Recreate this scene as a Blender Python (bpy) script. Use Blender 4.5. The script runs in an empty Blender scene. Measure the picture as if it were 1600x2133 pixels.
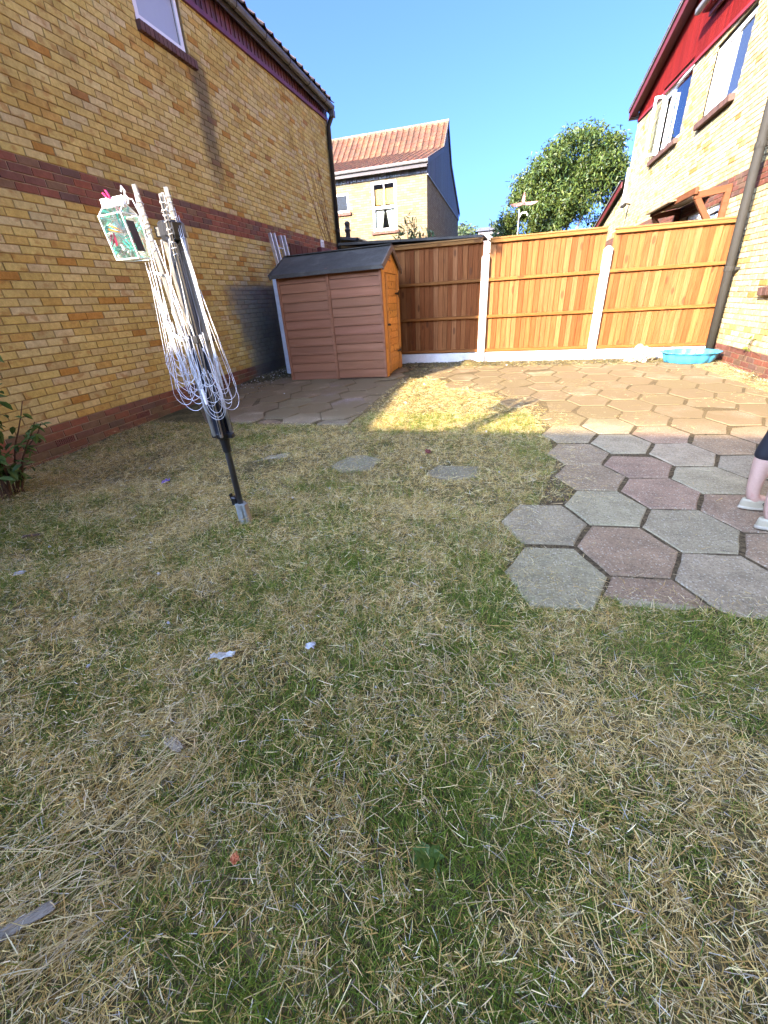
import bpy, math, random
import numpy as np
from mathutils import Vector, Matrix
random.seed(7); RNG = np.random.default_rng(11)
S = bpy.context.scene
COL = S.collection
PI = math.pi

# ------------------------------------------------------------------ camera, sky, sun, exposure
cam_d = bpy.data.cameras.new('camera'); cam = bpy.data.objects.new('camera', cam_d); COL.objects.link(cam)
cam_d.sensor_fit = 'HORIZONTAL'; cam_d.sensor_width = 36.0; cam_d.lens = 36.0 * 837.0 / 1600.0
cam_d.clip_start = 0.02; cam_d.clip_end = 2000
CAMROT = ((0.964431, -0.072971, 0.254063), (0.258287, 0.464575, -0.847029), (-0.056222, 0.882522, 0.466898))
cam.matrix_world = Matrix.Translation((0, 0, 1.30)) @ Matrix(CAMROT).to_4x4()
S.camera = cam
S.render.resolution_x, S.render.resolution_y = 768, 1024

SUN_TRAVEL = Vector((1.2, 2.0, -1.0)).normalized()      # the light's way: from behind, over the left shoulder
SUN_EL = math.asin(-SUN_TRAVEL.z); SUN_AZ = math.atan2(-SUN_TRAVEL.x, -SUN_TRAVEL.y)
W = bpy.data.worlds.new('World'); S.world = W; W.use_nodes = True
wn = W.node_tree.nodes; wl = W.node_tree.links
sky = wn.new('ShaderNodeTexSky'); sky.sky_type = 'NISHITA'; sky.sun_disc = False
sky.sun_elevation = SUN_EL; sky.sun_rotation = SUN_AZ
sky.air_density = 0.2; sky.dust_density = 4.5; sky.ozone_density = 10.0; sky.altitude = 0
wn['Background'].inputs['Strength'].default_value = 0.14
wl.new(sky.outputs[0], wn['Background'].inputs['Color'])
sun_d = bpy.data.lights.new('sun', 'SUN'); sun = bpy.data.objects.new('sun', sun_d); COL.objects.link(sun)
sun_d.energy = 2.6; sun_d.angle = math.radians(0.53); sun_d.color = (1.0, 0.83, 0.60)
sun.rotation_euler = SUN_TRAVEL.to_track_quat('-Z', 'Y').to_euler(); sun.location = (-12, -20, 14)
S.view_settings.view_transform = 'Standard'; S.view_settings.look = 'None'
S.view_settings.gamma = 1; S.view_settings.use_curve_mapping = False
S.view_settings.exposure = 3.55
S.cycles.max_bounces = 8; S.cycles.diffuse_bounces = 4; S.cycles.transparent_max_bounces = 16

# ------------------------------------------------------------------ materials
def N(nt, t, **kw):
    n = nt.nodes.new(t)
    for k, v in kw.items():
        if k in n.inputs: n.inputs[k].default_value = v
        else: setattr(n, k, v)
    return n
def L(nt, a, b): nt.links.new(a, b)
def ramp(nt, fac, stops, interp='LINEAR'):
    r = nt.nodes.new('ShaderNodeValToRGB'); r.color_ramp.interpolation = interp
    el = r.color_ramp.elements
    while len(el) > 1: el.remove(el[-1])
    el[0].position = stops[0][0]; el[0].color = (*stops[0][1], 1)
    for p, c in stops[1:]:
        e = el.new(p); e.color = (*c, 1)
    L(nt, fac, r.inputs[0]); return r.outputs[0]
def mixc(nt, fac, a, b, mode='MIX'):
    m = nt.nodes.new('ShaderNodeMix'); m.data_type = 'RGBA'; m.blend_type = mode
    for s, v in ((0, fac), (6, a), (7, b)):
        if hasattr(v, 'links') or isinstance(v, bpy.types.NodeSocket): L(nt, v, m.inputs[s])
        elif isinstance(v, (int, float)): m.inputs[s].default_value = v
        else: m.inputs[s].default_value = (*v, 1)
    return m.outputs[2]
def math_(nt, op, a, b=0.0, clamp=False):
    m = nt.nodes.new('ShaderNodeMath'); m.operation = op; m.use_clamp = clamp
    for i, v in enumerate((a, b)):
        if isinstance(v, bpy.types.NodeSocket): L(nt, v, m.inputs[i])
        else: m.inputs[i].default_value = v
    return m.outputs[0]
def smooth(nt, v, a, b):
    m = nt.nodes.new('ShaderNodeMapRange'); m.interpolation_type = 'SMOOTHSTEP'
    L(nt, v, m.inputs[0]); m.inputs[1].default_value = a; m.inputs[2].default_value = b
    return m.outputs[0]
def pos(nt, scale=(1, 1, 1), obj=False):
    if obj: s = N(nt, 'ShaderNodeTexCoord').outputs['Object']
    else: s = N(nt, 'ShaderNodeNewGeometry').outputs['Position']
    m = nt.nodes.new('ShaderNodeMapping'); L(nt, s, m.inputs[0]); m.inputs['Scale'].default_value = scale
    return m.outputs[0]
def noise(nt, vec, scale, detail=3, rough=0.55):
    n = nt.nodes.new('ShaderNodeTexNoise'); L(nt, vec, n.inputs['Vector'])
    n.inputs['Scale'].default_value = scale; n.inputs['Detail'].default_value = detail; n.inputs['Roughness'].default_value = rough
    return n.outputs['Fac']
def newmat(name):
    m = bpy.data.materials.new(name); m.use_nodes = True
    return m, m.node_tree, m.node_tree.nodes['Principled BSDF']
def bump(nt, bs, h, dist=0.003, strength=1.0):
    b = nt.nodes.new('ShaderNodeBump'); b.inputs['Distance'].default_value = dist; b.inputs['Strength'].default_value = strength
    L(nt, h, b.inputs['Height']); L(nt, b.outputs[0], bs.inputs['Normal'])
def plain(name, c, rough=0.6, metal=0.0, var=0.25, sc=6.0, bmp=0.0, spec=0.5, src=None, c2=None):
    """weathered plain surface: colour broken up by two noises"""
    m, nt, bs = newmat(name); p = pos(nt)
    f = noise(nt, p, sc, 5, 0.65); f2 = noise(nt, p, sc * 9, 3)
    k = math_(nt, 'ADD', math_(nt, 'MULTIPLY', f, 0.65), math_(nt, 'MULTIPLY', f2, 0.35))
    if src == 'obj': base = N(nt, 'ShaderNodeObjectInfo').outputs['Color']
    elif src == 'attr':
        base = N(nt, 'ShaderNodeAttribute', attribute_name='col').outputs['Color']
    else: base = c
    lo = tuple(1 - var for _ in range(3)); hi = tuple(1 + var for _ in range(3))
    r = ramp(nt, k, [(0.3, lo), (0.7, hi)])
    col = mixc(nt, 1.0, base, r, 'MULTIPLY')
    if c2: col = mixc(nt, smooth(nt, f, 0.5, 0.68), col, c2)
    L(nt, col, bs.inputs['Base Color'])
    bs.inputs['Roughness'].default_value = rough; bs.inputs['Metallic'].default_value = metal
    bs.inputs['Specular IOR Level'].default_value = spec
    if bmp: bump(nt, bs, f2, bmp)
    return m
def base_src(nt, src):
    if src == 'obj': return N(nt, 'ShaderNodeObjectInfo').outputs['Color']
    return N(nt, 'ShaderNodeAttribute', attribute_name='col').outputs['Color']
def brick_mat(name, src, stains=False):
    m, nt, bs = newmat(name); p = pos(nt)
    base = base_src(nt, src)
    big = noise(nt, p, 5.5, 3, 0.6); mid = noise(nt, p, 22, 4, 0.7); fine = noise(nt, p, 140, 3, 0.7)
    col = mixc(nt, 1.0, base, ramp(nt, mid, [(0.3, (.84, .80, .74)), (0.7, (1.12, 1.12, 1.12))]), 'MULTIPLY')
    # burnt orange flashes inside a brick (yellow bricks only: red ones have little green)
    sep = N(nt, 'ShaderNodeSeparateColor'); L(nt, base, sep.inputs[0])
    isy = smooth(nt, sep.outputs[1], 0.17, 0.25)
    fl = math_(nt, 'MULTIPLY', smooth(nt, noise(nt, pos(nt, (1, 1, 1.6)), 7.5, 2, 0.5), 0.57, 0.70), isy)
    col = mixc(nt, math_(nt, 'MULTIPLY', fl, 0.55), col, (0.36, 0.17, 0.045))
    col = mixc(nt, 1.0, col, ramp(nt, fine, [(0.3, (.88, .88, .88)), (0.7, (1.1, 1.1, 1.1))]), 'MULTIPLY')
    col = mixc(nt, 1.0, col, ramp(nt, big, [(0.3, (.92, .91, .88)), (0.7, (1.06, 1.06, 1.06))]), 'MULTIPLY')
    soot = noise(nt, pos(nt, (1, 1, .45)), .9, 5, .65)
    col = mixc(nt, 1.0, col, ramp(nt, soot, [(.32, (.78, .76, .72)), (.55, (1, 1, 1)), (.7, (1.08, 1.07, 1.05))]), 'MULTIPLY')
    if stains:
        col = wall_stain_shade(nt, p, col)
    L(nt, col, bs.inputs['Base Color']); bs.inputs['Roughness'].default_value = 0.85
    bs.inputs['Specular IOR Level'].default_value = 0.25
    bump(nt, bs, math_(nt, 'ADD', mid, math_(nt, 'MULTIPLY', fine, 0.6)), 0.004)
    return m
def wall_stain_shade(nt, p, col):
    """grime on the left wall: a black-green patch by the shed, partly painted shade, and the run-off under the sill"""
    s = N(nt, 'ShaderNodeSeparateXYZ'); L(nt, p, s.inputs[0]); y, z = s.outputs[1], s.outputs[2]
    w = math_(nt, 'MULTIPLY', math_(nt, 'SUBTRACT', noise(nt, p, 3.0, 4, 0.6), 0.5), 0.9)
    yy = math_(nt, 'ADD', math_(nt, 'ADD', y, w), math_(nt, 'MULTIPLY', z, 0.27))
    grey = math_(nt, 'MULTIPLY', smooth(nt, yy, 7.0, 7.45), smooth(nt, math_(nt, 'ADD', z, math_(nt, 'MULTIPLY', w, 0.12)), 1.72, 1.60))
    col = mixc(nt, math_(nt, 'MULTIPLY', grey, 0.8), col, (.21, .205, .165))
    deep = math_(nt, 'MULTIPLY', grey, smooth(nt, math_(nt, 'SUBTRACT', yy, math_(nt, 'MULTIPLY', z, 0.55)), 6.9, 8.3))  # near-black towards shed and ground: grime with the shade behind the shed painted in
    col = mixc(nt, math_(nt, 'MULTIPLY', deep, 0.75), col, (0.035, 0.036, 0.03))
    # run-off
    c0 = math_(nt, 'ABSOLUTE', math_(nt, 'SUBTRACT', math_(nt, 'ADD', y, math_(nt, 'MULTIPLY', w, 0.35)), 7.22))
    run = math_(nt, 'MULTIPLY', smooth(nt, c0, 0.30, 0.05), math_(nt, 'MULTIPLY', smooth(nt, z, 2.75, 3.6), smooth(nt, z, 4.62, 4.40)))
    col = mixc(nt, math_(nt, 'MULTIPLY', run, 0.78), col, (0.10, 0.085, 0.06))
    # moss tint low on the wall
    low = math_(nt, 'MULTIPLY', smooth(nt, math_(nt, 'ADD', z, w), 0.42, 0.0), 0.35)
    return mixc(nt, low, col, (0.10, 0.095, 0.045))
def mortar_mat(name, c, stains=False):
    m, nt, bs = newmat(name); p = pos(nt)
    col = mixc(nt, 1.0, c, ramp(nt, noise(nt, p, 30, 4, 0.7), [(0.3, (.75, .75, .75)), (0.7, (1.2, 1.2, 1.2))]), 'MULTIPLY')
    if stains: col = wall_stain_shade(nt, p, col)
    L(nt, col, bs.inputs['Base Color']); bs.inputs['Roughness'].default_value = 0.95
    bs.inputs['Specular IOR Level'].default_value = 0.1
    return m
def wood_mat(name, src, axis='z', knots=True, grain=1.0, c=None, rough=0.75):
    m, nt, bs = newmat(name)
    sc = {'z': (1, 1, .06), 'x': (.06, 1, 1), 'y': (1, .06, 1)}[axis]
    g = N(nt, 'ShaderNodeTexCoord').outputs['Object']; rnd = N(nt, 'ShaderNodeObjectInfo').outputs['Random']
    add = nt.nodes.new('ShaderNodeVectorMath'); add.operation = 'ADD'; L(nt, g, add.inputs[0])
    cmb = N(nt, 'ShaderNodeCombineXYZ')
    for i in range(3): L(nt, math_(nt, 'MULTIPLY', rnd, 17.0 + 9 * i), cmb.inputs[i])
    L(nt, cmb.outputs[0], add.inputs[1])
    mp = nt.nodes.new('ShaderNodeMapping'); L(nt, add.outputs[0], mp.inputs[0]); mp.inputs['Scale'].default_value = sc
    p = mp.outputs[0]
    base = base_src(nt, src) if src else c
    g1 = noise(nt, p, 60, 4, 0.7); g2 = noise(nt, p, 14, 3, 0.6)
    v = 0.22 * grain
    col = mixc(nt, 1.0, base, ramp(nt, g1, [(0.32, (1 - v, 1 - v * 1.15, 1 - v * 1.3)), (0.68, (1 + v, 1 + v, 1 + v))]), 'MULTIPLY')
    col = mixc(nt, 1.0, col, ramp(nt, g2, [(0.3, (.84, .80, .74)), (0.7, (1.1, 1.1, 1.1))]), 'MULTIPLY')
    if knots:
        sk = {'z': (1, 1, .38), 'x': (.38, 1, 1), 'y': (1, .38, 1)}[axis]
        mk = nt.nodes.new('ShaderNodeMapping'); L(nt, add.outputs[0], mk.inputs[0]); mk.inputs['Scale'].default_value = sk
        vo = N(nt, 'ShaderNodeTexVoronoi', Scale=6.0); L(nt, mk.outputs[0], vo.inputs['Vector'])
        k = smooth(nt, vo.outputs['Distance'], 0.19, 0.09)
        col = mixc(nt, math_(nt, 'MULTIPLY', k, 0.75), col, (0.075, 0.03, 0.012))
    L(nt, col, bs.inputs['Base Color']); bs.inputs['Roughness'].default_value = rough
    bs.inputs['Specular IOR Level'].default_value = 0.08
    bump(nt, bs, g1, 0.0025)
    return m
def attr_mat(name, rough=0.7, transl=0.0, spec=0.3):
    """colour straight from the piece's own 'col' attribute (grass, leaves, chips)"""
    m, nt, bs = newmat(name)
    a = N(nt, 'ShaderNodeAttribute', attribute_name='col').outputs['Color']
    L(nt, a, bs.inputs['Base Color']); bs.inputs['Roughness'].default_value = rough
    bs.inputs['Specular IOR Level'].default_value = spec
    if transl:
        t = N(nt, 'ShaderNodeBsdfTranslucent'); L(nt, a, t.inputs[0])
        mx = N(nt, 'ShaderNodeMixShader'); mx.inputs[0].default_value = transl
        L(nt, bs.outputs[0], mx.inputs[1]); L(nt, t.outputs[0], mx.inputs[2])
        L(nt, mx.outputs[0], nt.nodes['Material Output'].inputs[0])
    return m
def clear_mat(name, tint, gloss=0.12, rough=0.05):
    m, nt, bs = newmat(name)
    t = N(nt, 'ShaderNodeBsdfTransparent'); t.inputs[0].default_value = (*tint, 1)
    gl = N(nt, 'ShaderNodeBsdfGlossy'); gl.inputs[0].default_value = (1, 1, 1, 1); gl.inputs['Roughness'].default_value = rough
    fr = N(nt, 'ShaderNodeFresnel'); fr.inputs[0].default_value = 1.5
    mx = N(nt, 'ShaderNodeMixShader')
    L(nt, math_(nt, 'ADD', fr.outputs[0], gloss), mx.inputs[0])
    L(nt, t.outputs[0], mx.inputs[1]); L(nt, gl.outputs[0], mx.inputs[2])
    L(nt, mx.outputs[0], nt.nodes['Material Output'].inputs[0]); return m

M = {}
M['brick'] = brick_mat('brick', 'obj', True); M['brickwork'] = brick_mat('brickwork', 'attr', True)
M['brick_r'] = brick_mat('brick_right', 'obj'); M['brickwork_r'] = brick_mat('brickwork_right', 'attr')
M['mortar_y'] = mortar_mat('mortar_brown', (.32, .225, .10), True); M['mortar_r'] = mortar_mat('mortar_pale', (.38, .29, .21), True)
M['mortar_y2'] = mortar_mat('mortar_sand', (.21, .165, .095)); M['mortar_r2'] = mortar_mat('mortar_cream', (.22, .165, .105))
M['upvc'] = plain('white_upvc', (.80, .80, .79), .35, var=.06, sc=3)
M['purple_board'] = plain('purple_paint', (.115, .032, .038), .55, var=.3, sc=8, src='obj')
M['black'] = plain('black_plastic', (.010, .010, .011), .4, var=.3)
M['gutter'] = plain('brown_grey_gutter', (.11, .10, .085), .5, var=.3)
M['soffit'] = plain('dark_soffit', (.05, .04, .035), .7)
M['grey_pipe'] = plain('grey_downpipe', (.030, .027, .021), .75, var=.12, spec=.15)
M['tile'] = plain('clay_tile', (.30, .12, .07), .8, var=.35, sc=5, src='obj', bmp=.003)
M['tile_attr'] = plain('clay_tiles', (.30, .12, .07), .8, var=.35, sc=5, src='attr', bmp=.003)
M['tile_grey'] = plain('grey_tile', (.10, .095, .09), .8, var=.35, sc=5, bmp=.003)
M['dark_board'] = plain('slate_paint', (.05, .055, .07), .65, var=.3, sc=7, src='obj')
M['red_board'] = wood_mat('red_paint_boards', 'obj', 'z', knots=False, grain=.5)
M['red'] = plain('red_paint', (.085, .006, .005), .6, var=.2)
M['sill_brick'] = plain('brown_sill_brick', (.13, .058, .042), .8, var=.3, sc=12, src='obj', bmp=.002)
M['frosted'] = plain('frosted_glass', (.40, .44, .50), .35, var=.03, sc=2)
M['clear'] = clear_mat('window_glass', (.86, .90, .90), .0, .02)
M['mirror_glass'] = plain('dark_glass', (.03, .035, .04), .04, var=.05, spec=1.0)
M['room'] = plain('dark_room', (.045, .04, .036), .9)
M['curtain'] = plain('white_curtain', (.74, .72, .68), .9, var=.1, sc=3)
M['blind'] = plain('orange_blind', (.55, .33, .10), .8, var=.1)
M['fence'] = wood_mat('fence_wood', 'obj', 'z'); M['rail'] = wood_mat('fence_rail_wood', 'obj', 'x')
M['concrete'] = plain('pale_concrete', (.60, .575, .52), .9, var=.18, sc=7, bmp=.002)
M['concrete_shade'] = plain('shaded_concrete', (.52, .56, .60), .8, var=.22, sc=9)  # same concrete, with the blue of its shade put into the colour
M['shed_paint'] = wood_mat('brown_shed_paint', 'obj', 'x', knots=False, grain=.2, rough=.6)
M['shed_orange'] = wood_mat('orange_shed_stain', 'obj', 'x', knots=True, grain=.7, rough=.65)
M['felt'] = plain('roofing_felt', (.072, .066, .054), .95, var=.3, sc=3, bmp=.002, spec=.1, c2=(.095, .088, .072))
M['steel'] = plain('black_ironmongery', (.02, .018, .016), .5, metal=.6)
M['alu'] = plain('aluminium', (.62, .62, .62), .38, metal=.9, var=.15)
M['champagne'] = plain('champagne_aluminium', (.40, .375, .32), .33, metal=.75, var=.12)
M['navy'] = plain('navy_black_metal', (.022, .026, .038), .35, metal=.3)
M['pole'] = plain('grey_pole', (.085, .085, .095), .4, metal=.4)
M['galv'] = plain('galvanised', (.33, .36, .34), .55, metal=.5, var=.25)
M['cord'] = plain('white_cord', (.62, .62, .64), .55, var=.06)
M['clear_pvc'] = clear_mat('clear_pvc', (.90, .91, .90), .14, .12)
M['milky'] = plain('milky_plastic', (.78, .75, .80), .5, var=.05)
M['teal'] = plain('teal_plastic', (.07, .50, .42), .4, var=.1)
M['orange'] = plain('orange_plastic', (.60, .20, .02), .4, var=.1)
M['pink'] = plain('pink_plastic', (.70, .02, .12), .35, var=.1)
M['white_pl'] = plain('white_plastic', (.75, .75, .72), .4, var=.08)
M['pool'] = plain('blue_plastic', (.045, .24, .40), .35, var=.08, sc=4)
M['sack'] = plain('dusty_sack', (.34, .28, .20), .9, var=.35, sc=9, bmp=.004)
M['leaf'] = attr_mat('leaf', .45, .3); M['grass'] = attr_mat('grass_blade', .7, .3, .1); M['straw'] = attr_mat('straw', .9, .15, .0)
M['chips'] = attr_mat('chips', .95, 0, .1); M['bark'] = plain('pale_bark', (.30, .25, .19), .9, var=.3, sc=4)
M['stem'] = plain('brown_stem', (.10, .055, .032), .9, var=.4, sc=20)
M['canopy_wood'] = wood_mat('brown_canopy_wood', 'obj', 'x', knots=False, grain=.5)
M['ply'] = plain('tan_board', (.15, .10, .05), .7, var=.2)
M['skin'] = plain('skin', (.54, .345, .255), .55, var=.1, sc=14, c2=(.50, .245, .185))
M['legging'] = plain('black_cloth', (.012, .012, .015), .8, var=.2, sc=60)
M['shoe'] = plain('cream_shoe', (.38, .325, .21), .6, var=.1); M['sole'] = plain('pale_sole', (.43, .375, .27), .7, var=.1)
M['hair'] = plain('brown_hair', (.06, .035, .02), .6, var=.3, sc=40)

M['vine'] = plain('dry_vine', (.20, .105, .055), .9, var=.3, sc=20)
M['blown_pane'] = plain('blown_white_pane', (.74, .75, .75), .25, var=.04)  # opaque white: brightness of the overexposed pane put into its colour
# ground: dead thatch over soil
def ground_mat():
    m, nt, bs = newmat('thatch_ground'); p = pos(nt)
    a = noise(nt, p, 2.2, 5, 0.7); b = noise(nt, p, 45, 4, 0.75); c = noise(nt, p, 210, 3, 0.7)
    k = math_(nt, 'ADD', math_(nt, 'MULTIPLY', a, .45), math_(nt, 'ADD', math_(nt, 'MULTIPLY', b, .3), math_(nt, 'MULTIPLY', c, .25)))
    col = ramp(nt, k, [(.36, (.030, .030, .012)), (.47, (.075, .066, .026)), (.55, (.15, .118, .05)), (.64, (.27, .215, .10))])
    L(nt, col, bs.inputs['Base Color']); bs.inputs['Roughness'].default_value = .95; bs.inputs['Specular IOR Level'].default_value = .1
    bump(nt, bs, k, .02); return m
M['ground'] = ground_mat()
def slab_mat():
    m, nt, bs = newmat('aggregate_slab'); p = pos(nt)
    base = N(nt, 'ShaderNodeObjectInfo').outputs['Color']
    a = noise(nt, p, 6, 5, .65); b = noise(nt, p, 55, 4, .7); g = noise(nt, p, 120, 2, .5)
    col = mixc(nt, 1.0, base, ramp(nt, a, [(.3, (.72, .72, .72)), (.7, (1.18, 1.18, 1.18))]), 'MULTIPLY')
    col = mixc(nt, 1.0, col, ramp(nt, b, [(.3, (.74, .74, .74)), (.7, (1.2, 1.2, 1.2))]), 'MULTIPLY')
    for sc_, th, c_, k_ in ((70, .70, (.42, .385, .28), .7), (120, .62, (.38, .335, .23), .65), (95, .74, (.05, .045, .04), .6)):      # aggregate chips
        vo = N(nt, 'ShaderNodeTexVoronoi', Scale=float(sc_)); L(nt, p, vo.inputs['Vector']); sp = N(nt, 'ShaderNodeSeparateColor'); L(nt, vo.outputs['Color'], sp.inputs[0])
        col = mixc(nt, math_(nt, 'MULTIPLY', math_(nt, 'MULTIPLY', smooth(nt, vo.outputs['Distance'], .42, .25), math_(nt, 'GREATER_THAN', sp.outputs[0], th)), k_), col, c_)
    s = N(nt, 'ShaderNodeSeparateXYZ'); L(nt, p, s.inputs[0])
    dust = math_(nt, 'MULTIPLY', math_(nt, 'MULTIPLY', smooth(nt, noise(nt, p, 1.7, 5, .7), .20, .50), smooth(nt, s.outputs[1], 4.0, 4.9)), .92)
    col = mixc(nt, dust, col, (.145, .105, .052))                                                    # hay dust trodden into the far slabs
    L(nt, col, bs.inputs['Base Color']); bs.inputs['Roughness'].default_value = .88; bs.inputs['Specular IOR Level'].default_value = .2
    bump(nt, bs, math_(nt, 'ADD', b, g), .0035); return m
M['slab'] = slab_mat()
def joint_mat():
    m, nt, bs = newmat('joint_soil'); p = pos(nt); f = noise(nt, p, 40, 4, .7); col = ramp(nt, f, [(.35, (.030, .022, .012)), (.65, (.14, .105, .055))])
    s = N(nt, 'ShaderNodeSeparateXYZ'); L(nt, p, s.inputs[0]); col = mixc(nt, math_(nt, 'MULTIPLY', math_(nt, 'MULTIPLY', smooth(nt, s.outputs[1], 4.0, 5.0), smooth(nt, noise(nt, p, 6, 4, .7), .3, .6)), .75), col, (.125, .09, .044))
    L(nt, col, bs.inputs['Base Color']); bs.inputs['Roughness'].default_value = .95; bs.inputs['Specular IOR Level'].default_value = .1; bump(nt, bs, f, .01); return m
M['joint'] = joint_mat()

# ------------------------------------------------------------------ mesh helpers
class MB:
    """collects faces; build() links them as ONE mesh object"""
    def __init__(s): s.v = []; s.f = []; s.c = []
    def add(s, vs, fs, col=None):
        o = len(s.v); s.v += [tuple(x) for x in vs]; s.f += [tuple(i + o for i in f) for f in fs]
        s.c += [col or (1, 1, 1)] * len(vs)
    def box(s, x0, x1, y0, y1, z0, z1, col=None, mat=None, ch=0.0):
        if ch > 0:
            return s.chbox(x0, x1, y0, y1, z0, z1, ch, col, mat)
        vs = [Vector(p) for p in ((x0, y0, z0), (x1, y0, z0), (x1, y1, z0), (x0, y1, z0), (x0, y0, z1), (x1, y0, z1), (x1, y1, z1), (x0, y1, z1))]
        if mat: vs = [mat @ v for v in vs]
        s.add(vs, [(0, 3, 2, 1), (4, 5, 6, 7), (0, 1, 5, 4), (1, 2, 6, 5), (2, 3, 7, 6), (3, 0, 4, 7)], col)
    def chbox(s, x0, x1, y0, y1, z0, z1, c, col=None, mat=None):
        vs = []; ix = {}
        for i, X in enumerate((x0, x1)):
            for j, Y in enumerate((y0, y1)):
                for k, Z in enumerate((z0, z1)):
                    sx, sy, sz = (1 if i == 0 else -1), (1 if j == 0 else -1), (1 if k == 0 else -1)
                    for a, p in enumerate(((X, Y + sy * c, Z + sz * c), (X + sx * c, Y, Z + sz * c), (X + sx * c, Y + sy * c, Z))):
                        ix[(i, j, k, a)] = len(vs); vs.append(Vector(p))
        f = []
        for i in (0, 1): f.append([ix[(i, j, k, 0)] for j, k in ((0, 0), (1, 0), (1, 1), (0, 1))][::(1 if i else -1)])
        for j in (0, 1): f.append([ix[(i, j, k, 1)] for i, k in ((0, 0), (1, 0), (1, 1), (0, 1))][::(-1 if j else 1)])
        for k in (0, 1): f.append([ix[(i, j, k, 2)] for i, j in ((0, 0), (1, 0), (1, 1), (0, 1))][::(1 if k else -1)])
        for j in (0, 1):
            for k in (0, 1): f.append([ix[(0, j, k, 1)], ix[(1, j, k, 1)], ix[(1, j, k, 2)], ix[(0, j, k, 2)]])
        for i in (0, 1):
            for k in (0, 1): f.append([ix[(i, 0, k, 0)], ix[(i, 1, k, 0)], ix[(i, 1, k, 2)], ix[(i, 0, k, 2)]])
            for j in (0, 1): f.append([ix[(i, j, 0, 0)], ix[(i, j, 1, 0)], ix[(i, j, 1, 1)], ix[(i, j, 0, 1)]])
            for j in (0, 1):
                for k in (0, 1): f.append([ix[(i, j, k, 0)], ix[(i, j, k, 1)], ix[(i, j, k, 2)]])
        if mat: vs = [mat @ v for v in vs]
        s.add(vs, f, col)
    def bar(s, a, b, w, h, up=(0, 0, 1), col=None, ch=0.0):
        """square bar from a to b, w across, h along 'up'"""
        a, b = Vector(a), Vector(b); d = (b - a); l = d.length; d.normalize()
        u = Vector(up); sd = d.cross(u)
        if sd.length < 1e-4: sd = d.cross(Vector((1, 0, 0)))
        sd.normalize(); u = sd.cross(d)
        m = Matrix((sd, d, u)).transposed().to_4x4(); m.translation = a
        s.box(-w / 2, w / 2, 0, l, -h / 2, h / 2, col, m, ch)
    def tube(s, pts, r, n=6, col=None, cap=True, closed=False):
        pts = [Vector(p) for p in pts]; k = len(pts); rs = r if isinstance(r, (list, tuple)) else [r] * k
        prev = None; vs = []; fs = []
        for i, p in enumerate(pts):
            t = pts[min(i + 1, k - 1)] - pts[max(i - 1, 0)]
            if t.length < 1e-9: t = Vector((0, 0, 1))
            t.normalize()
            if prev is None:
                q = Vector((0, 0, 1)) if abs(t.z) < .9 else Vector((1, 0, 0)); u = t.cross(q).normalized()
            else:
                u = prev - t * prev.dot(t)
                u = u.normalized() if u.length > 1e-6 else t.orthogonal().normalized()
            prev = u; w = t.cross(u)
            for j in range(n):
                a = 2 * PI * j / n; vs.append(p + (u * math.cos(a) + w * math.sin(a)) * rs[i])
        for i in range(k - 1):
            for j in range(n):
                fs.append((i * n + j, i * n + (j + 1) % n, (i + 1) * n + (j + 1) % n, (i + 1) * n + j))
        if cap: fs.append(tuple(range(n - 1, -1, -1))); fs.append(tuple((k - 1) * n + j for j in range(n)))
        s.add(vs, fs, col)
    def lathe(s, prof, n=24, c=(0, 0, 0), fn=None, col=None):
        vs = []; fs = []; k = len(prof)
        for i, (r, z) in enumerate(prof):
            for j in range(n):
                a = 2 * PI * j / n; rr = r * (fn(a, z) if fn else 1)
                vs.append((c[0] + rr * math.cos(a), c[1] + rr * math.sin(a), c[2] + z))
        for i in range(k - 1):
            for j in range(n): fs.append((i * n + j, i * n + (j + 1) % n, (i + 1) * n + (j + 1) % n, (i + 1) * n + j))
        s.add(vs, fs, col)
    def poly(s, pts, z0, z1, col=None, bevel=0.0):
        """upright prism over a convex polygon, top edge chamfered"""
        n = len(pts); cx = sum(p[0] for p in pts) / n; cy = sum(p[1] for p in pts) / n
        rings = [(pts, z0), (pts, z1 - bevel)]
        if bevel:
            ins = []
            for x, y in pts:
                d = math.hypot(x - cx, y - cy); k = max(0, 1 - bevel * 1.3 / max(d, 1e-6)); ins.append((cx + (x - cx) * k, cy + (y - cy) * k))
            rings.append((ins, z1))
        vs = []; fs = []
        for r, z in rings: vs += [(x, y, z) for x, y in r]
        for i in range(len(rings) - 1):
            for j in range(n): fs.append((i * n + j, i * n + (j + 1) % n, (i + 1) * n + (j + 1) % n, (i + 1) * n + j))
        fs.append(tuple((len(rings) - 1) * n + j for j in range(n)))
        s.add(vs, fs, col)
    def mesh(s, name, material, attr=False, smooth=False):
        me = bpy.data.meshes.new(name); me.from_pydata(s.v, [], s.f); me.materials.append(material)
        if attr:
            a = me.color_attributes.new('col', 'FLOAT_COLOR', 'POINT')
            c = np.ones((len(s.v), 4), np.float32); c[:, :3] = np.array(s.c, np.float32); a.data.foreach_set('color', c.ravel())
        if smooth:
            me.polygons.foreach_set('use_smooth', [True] * len(me.polygons))
        me.update(); return me
    def build(s, name, material, parent=None, attr=False, smooth=False, color=None, **tags):
        return link(name, s.mesh(name, material, attr, smooth), parent, color, **tags)
def link(name, me, parent=None, color=None, loc=None, rot=None, **tags):
    o = bpy.data.objects.new(name, me); COL.objects.link(o)
    if parent: o.parent = parent
    if loc is not None: o.location = loc
    if rot is not None: o.rotation_euler = rot
    if color is not None: o.color = (*color, 1)
    for k, v in tags.items(): o[k] = v
    return o
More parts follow.
